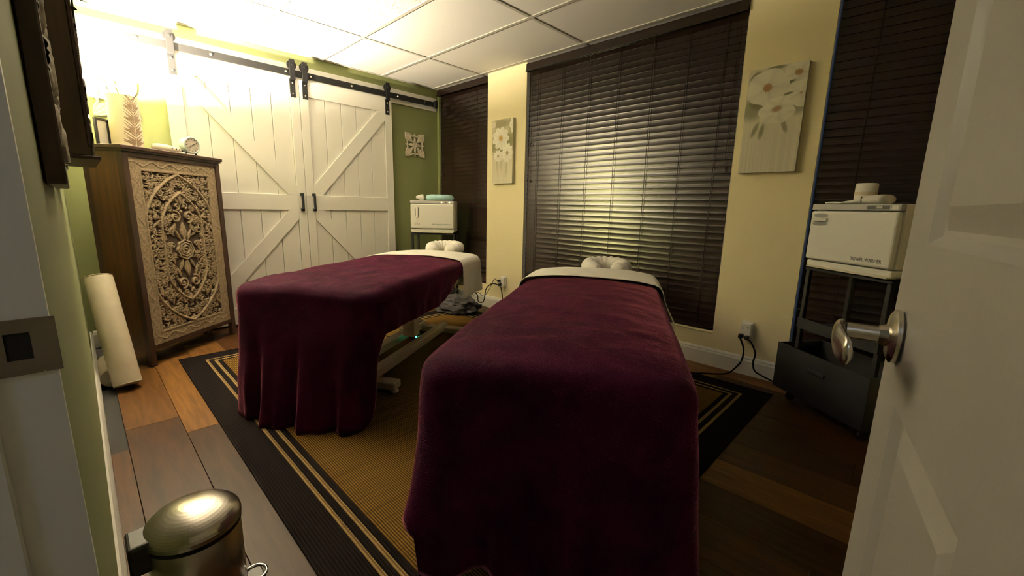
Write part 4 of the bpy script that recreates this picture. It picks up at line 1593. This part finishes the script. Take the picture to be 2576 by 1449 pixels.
def cord(label, pts, r=.0045, n=60):
    o = obj('power_cord', tube_bm(spline(pts, n), r, 8), M_cord)
    o.data.materials[0] = M_cord
    for p_ in o.data.polygons:
        p_.use_smooth = True
    return tag(o, label, 'cord', 'black power cords')
cord('thick black cord looping from the adapter between the tables to the floor', [(1.14, -.075, .282), (1.06, -.09, .285), (.98, -.10, .22), (.96, -.11, .10), (.93, -.12, .07), (.89, -.13, .08), (.85, -.11, .14), (.72, -.10, .20)], .006)
cord('thin black cord curling from the adapter between the tables', [(1.128, -.075, .320), (1.06, -.060, .330), (1.00, -.050, .25), (.94, -.045, .17), (.88, -.050, .12), (.80, -.055, .15), (.72, -.050, .10)], .0028)
cord('black cord hanging straight down from the adapter between the tables', [(1.145, -.075, .280), (1.185, -.085, .26), (1.21, -.09, .18), (1.225, -.10, .06), (1.24, -.14, .014), (1.30, -.24, .014)], .0055)
cord('black cord curving from the right adapter onto the rug', [(3.405, -.075, .262), (3.435, -.085, .20), (3.435, -.085, .12), (3.40, -.09, .05), (3.36, -.13, .014), (3.27, -.22, .014), (3.16, -.33, .016)], .0055)
cord('black cord running from the right adapter toward the storage bin', [(3.441, -.075, .263), (3.475, -.08, .245), (3.505, -.08, .18), (3.50, -.08, .12), (3.515, -.085, .07), (3.56, -.09, .05), (3.64, -.11, .035)], .0052)

# ================================================================== BOLSTERS
def bolster(label, a, b_, r, mt):
    a, b_ = Vector(a), Vector(b_)
    L_ = (b_ - a).length
    prof_ = [(.004, 0), (r - .016, 0), (r - .004, .005), (r, .018), (r, L_ - .018), (r - .004, L_ - .005), (r - .016, L_), (.004, L_)]
    bm = lathe_bm(prof_, 36)
    q = (b_ - a).to_track_quat('Z', 'Y')
    o = bpy.data.objects.new('bolster', None)
    COL.objects.link(o)
    o.location = a
    o.rotation_mode = 'QUATERNION'
    o.rotation_quaternion = q
    tag(o, label, 'bolster', 'cream bolsters in the corner')
    bd = obj('cover', bm, mt, o)
    smooth_angle(bd, 50)
    for z in (.006, L_ - .006):
        pts = [((r - .003) * math.cos(t), (r - .003) * math.sin(t), z) for t in np.linspace(0, 2 * PI, 37)[:-1]]
        obj('piping', tube_bm(pts, .003, 6, closed=True), mt, bd, smooth=True)
    return o
bolster('cream vinyl bolster leaning upright against the wall by the cabinet', (1.060, -2.905, .024), (.80, -2.952, .62), .064, M_vinyl)
bolster('cream vinyl bolster lying on the floor behind the leaning one', (.965, -2.966, .050), (.60, -2.966, .050), .050, M_vinyl)

# ================================================================== STEP TRASH CAN
tc_ = thing('trash_can', 'small stainless steel pedal trash can by the doorway', 'trash can', (2.955, -2.880, 0.0), 0)
r_ = .098
obj('body', lathe_bm([(r_ - .002, .012), (r_, .016), (r_, .248), (r_ - .002, .252)], 56), M_steel, tc_, smooth=False)
smooth_angle(tc_.children[0], 35)
obj('base_ring', lathe_bm([(r_ + .003, 0), (r_ + .004, .004), (r_ + .003, .016), (r_ - .004, .018)], 56), M_blackp, tc_)
obj('rim', lathe_bm([(r_ + .0005, .244), (r_ + .002, .247), (r_ + .002, .256), (r_ - .002, .258)], 56), M_blackp, tc_)
prof_ = [(r_ + .003, .257), (r_ + .0035, .268)] + [((r_ + .003) * math.cos(t), .268 + .046 * math.sin(t)) for t in np.linspace(.05, 1.52, 14)]
obj('lid', lathe_bm(prof_, 56), M_steel, tc_, smooth=False)
smooth_angle(tc_.children[-1], 35)
obj('hinge', box_bm(-.040, .040, -r_ - .030, -r_ + .022, .205, .282, .008, 3), M_blackp, tc_)
pd = obj('pedal', box_bm(-.028, .028, r_ - .006, r_ + .040, .018, .028, .004, 2), M_blackp, tc_)
obj('pedal_cap', tube_bm([(.030 * math.cos(t), r_ + .020 + .028 * math.sin(t), .029) for t in np.linspace(-.6, PI + .6, 18)], .0045, 8), M_chrome, pd, smooth=True)

# ================================================================== THINGS ON THE DOOR WALL
wf = thing('carved_wall_frame', 'dark wood wall frame with weathered white carving beside the doorway', 'wall frame', (3.0, YF + .001, 1.085))
fw, fh, ft_ = .60, .98, .030
# local: X to the left (-x world) so build negative
for (x0, x1, z0, z1) in ((-.05, 0, 0, fh), (-fw, -fw + .05, 0, fh), (-fw + .05, -.05, 0, .05), (-fw + .05, -.05, fh - .05, fh)):
    obj('frame_bar', box_bm(x0, x1, 0, ft_, z0, z1, .003, 1), M_oakdk, wf)
Kf = Carve(fw - .10, fh - .10, .006)
rr_ = random.Random(3)
for k in range(150):
    px, py = rr_.uniform(0, Kf.w), rr_.uniform(0, Kf.h)
    if rr_.random() < .5:
        Kf.spiral((px, py), rr_.uniform(.025, .045), .010, rr_.uniform(0, 6), 1.3, rr_.choice((1, -1)), rr_.uniform(.6, 1))
    else:
        Kf.blob((px, py), .045, .018, rr_.uniform(0, 3), rr_.uniform(.6, 1), .3)
Xg, Zg = np.meshgrid(-.05 - Kf.x, Kf.y + .05)
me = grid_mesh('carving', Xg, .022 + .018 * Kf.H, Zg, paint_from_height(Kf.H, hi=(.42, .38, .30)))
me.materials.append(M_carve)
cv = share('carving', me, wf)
obj('backing', box_bm(-fw + .05, -.05, .004, .018, .05, fh - .05), M_oakdk, cv)

wc = thing('wall_cupboard', 'dark brown wooden wall cupboard with carved edge beyond the frame', 'wall cupboard', (2.05, YF + .001, 1.205))
cw, ch, cdp = .55, .95, .112
obj('body', box_bm(-cw, 0, 0, cdp - .012, 0.0, ch, .003, 1), mat('cupboard_brown', (.055, .032, .014), .5, var=.25, vscale=5, stretch=(6, 6, .8)), wc)
obj('corner_post', box_bm(-.03, .003, cdp - .022, cdp - .008, 0.03, ch, .003, 1), M_oakdk, wc)
Kc = Carve(cw, ch, .006)
for k in range(170):
    px, py = rr_.uniform(0, Kc.w), rr_.uniform(0, Kc.h)
    Kc.spiral((px, py), rr_.uniform(.02, .04), .009, rr_.uniform(0, 6), 1.2, rr_.choice((1, -1)), rr_.uniform(.5, 1))
Xg, Zg = np.meshgrid(-Kc.x, Kc.y)
me = grid_mesh('carved_front', Xg, cdp - .012 + .012 * Kc.H, Zg, paint_from_height(Kc.H, hi=(.10, .07, .04)))
me.materials.append(M_carve)
share('carved_front', me, wc)
obj('lower_shelf', box_bm(-cw, .012, 0, cdp + .008, -.012, 0.0, .002, 1), M_oakdk, wc)

gl = thing('artificial_garland', 'dark leafy garland hanging down the wall cupboard edge', 'garland', (2.035, YF + cdp - .014, 1.62))
rg = random.Random(9)
stem = spline([(-.03, -.01, .52), (-.02, .004, .40), (.0, .012, .28), (.004, .014, .16), (-.004, .010, .04), (.0, .006, -.10)], 50)
obj('stem', tube_bm(stem, .003, 6), M_leaf, gl)
bm = bmesh.new()
bx(bm, 0, .03, -.004, .004, -.0004, .0004)
lme = bpy.data.meshes.new('leaf')
bm.free()
bm = bmesh.new()
vs = [bm.verts.new(c) for c in ((0, 0, 0), (.012, .005, .002), (.030, 0, .0), (.012, -.005, .002), (.014, 0, .0035))]
for f in ((0, 1, 4), (1, 2, 4), (2, 3, 4), (3, 0, 4)):
    bm.faces.new([vs[i] for i in f])
bm.to_mesh(lme); bm.free(); lme.materials.append(M_leaf)
for k in range(200):
    t = rg.random() ** 1.1
    p_ = stem[int(t * (len(stem) - 1))]
    dens = 1.0 if p_.z > .05 else .45
    if rg.random() > dens:
        continue
    share('leaf', lme, gl, (p_.x, p_.y, p_.z), (rg.uniform(-1, 1), rg.uniform(-.9, .9), rg.uniform(0, 6.28)), (rg.uniform(1.0, 2.0) * dens,) * 3)

# ================================================================== ENTRY DOOR
TD = math.radians(10.2)
Ed = Vector((4.155, -2.25, 0))
DW, DT, DH = .770, .035, 2.03
# local: X = from latch edge toward hinge (u negative), Y = into the door (away from camera side), Z up
udir = Vector((math.sin(TD), -math.cos(TD), 0))     # toward hinge
ang = math.atan2(udir.y, udir.x)
dr = sempty('door_1', 'open white panelled door with satin nickel lever handle', 'door', (Ed.x, Ed.y, .012), ang)
# with local X = udir, local Y = rotate +90 -> points to +x world (away from the camera)
cols_ = [(.10, .35), (.42, .67)]
rows_ = [(.20, .840), (1.030, 1.86)]
zz = lambda z: z - .012
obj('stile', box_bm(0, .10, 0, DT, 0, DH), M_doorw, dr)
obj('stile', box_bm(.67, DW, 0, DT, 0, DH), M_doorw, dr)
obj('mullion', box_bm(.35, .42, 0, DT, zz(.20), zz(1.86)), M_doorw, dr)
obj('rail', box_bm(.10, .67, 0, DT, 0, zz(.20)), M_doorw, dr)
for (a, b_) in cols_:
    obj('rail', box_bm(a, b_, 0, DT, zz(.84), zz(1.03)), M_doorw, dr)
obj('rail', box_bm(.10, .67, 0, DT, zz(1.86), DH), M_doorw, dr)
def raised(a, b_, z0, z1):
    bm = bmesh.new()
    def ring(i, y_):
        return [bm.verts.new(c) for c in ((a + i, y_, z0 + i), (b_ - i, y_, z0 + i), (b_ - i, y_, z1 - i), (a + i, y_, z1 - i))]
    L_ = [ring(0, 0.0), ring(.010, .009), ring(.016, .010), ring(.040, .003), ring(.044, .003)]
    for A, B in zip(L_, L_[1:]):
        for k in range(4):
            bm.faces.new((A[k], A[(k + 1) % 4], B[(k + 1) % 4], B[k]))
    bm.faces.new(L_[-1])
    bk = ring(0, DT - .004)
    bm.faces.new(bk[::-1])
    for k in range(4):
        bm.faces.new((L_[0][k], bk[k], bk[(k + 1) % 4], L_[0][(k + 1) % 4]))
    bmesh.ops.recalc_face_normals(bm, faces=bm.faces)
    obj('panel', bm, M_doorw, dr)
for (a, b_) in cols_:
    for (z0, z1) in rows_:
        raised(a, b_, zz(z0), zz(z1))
lv = bpy.data.objects.new('lever_handle', None)
COL.objects.link(lv)
lv.parent = dr
lv.location = (.058, 0, zz(.914))
obj('rosette', lathe_bm([(.030, 0), (.033, -.003), (.033, -.007), (.028, -.010), (.014, -.012), (.011, -.020)], 36, axis='Y'), M_nickel, lv)
smooth_angle(lv.children[-1], 30)
obj('spindle', lathe_bm([(.010, -.010), (.010, -.052)], 24, axis='Y'), M_nickel, lv, smooth=False)
# flat blade lever pointing to the hinge
bm = bmesh.new()
secs = []
for i in range(15):
    t = i / 14
    x = -.014 + .115 * t
    hh = .0115 + .006 * math.sin(PI * min(1, t * 1.0)) + .004 * t
    th = .0075 - .003 * t
    yc = -.056 - .006 * math.sin(PI * t)
    zc_ = -.006 * t
    if i in (0, 14):
        hh *= .55
    ring = []
    for k in range(16):
        a = 2 * PI * k / 16
        ring.append(bm.verts.new((x, yc + th * math.cos(a), zc_ + hh * math.sin(a))))
    secs.append(ring)
for a, b_ in zip(secs, secs[1:]):
    for k in range(16):
        bm.faces.new((a[k], a[(k + 1) % 16], b_[(k + 1) % 16], b_[k]))
bm.faces.new(secs[0][::-1]); bm.faces.new(secs[-1])
bmesh.ops.recalc_face_normals(bm, faces=bm.faces)
obj('lever', bm, M_nickel, lv, smooth=True)
obj('latch_plate', box_bm(-.001, .0005, .006, .029, zz(.885), zz(.943)), M_nickel, dr)
for z in (.25, 1.0, 1.75):
    obj('hinge', lathe_bm([(.006, -.045), (.006, .045)], 12, org=(DW + .005, .0, z)), M_nickel, dr)

# corridor ceiling fixture
hl = thing('corridor_light', 'flush ceiling light in the corridor outside the doorway', 'ceiling light', (4.26, -4.05, H - .002), 0)
obj('housing', lathe_bm([(.16, 0), (.16, -.02), (.15, -.025)], 36), M_warm, hl)
obj('diffuser', lathe_bm([(.148, -.022), (.135, -.05), (.08, -.07), (.01, -.075)], 36), emit('corridor_glow', HALL_RGB, HALL_W), hl, smooth=True)
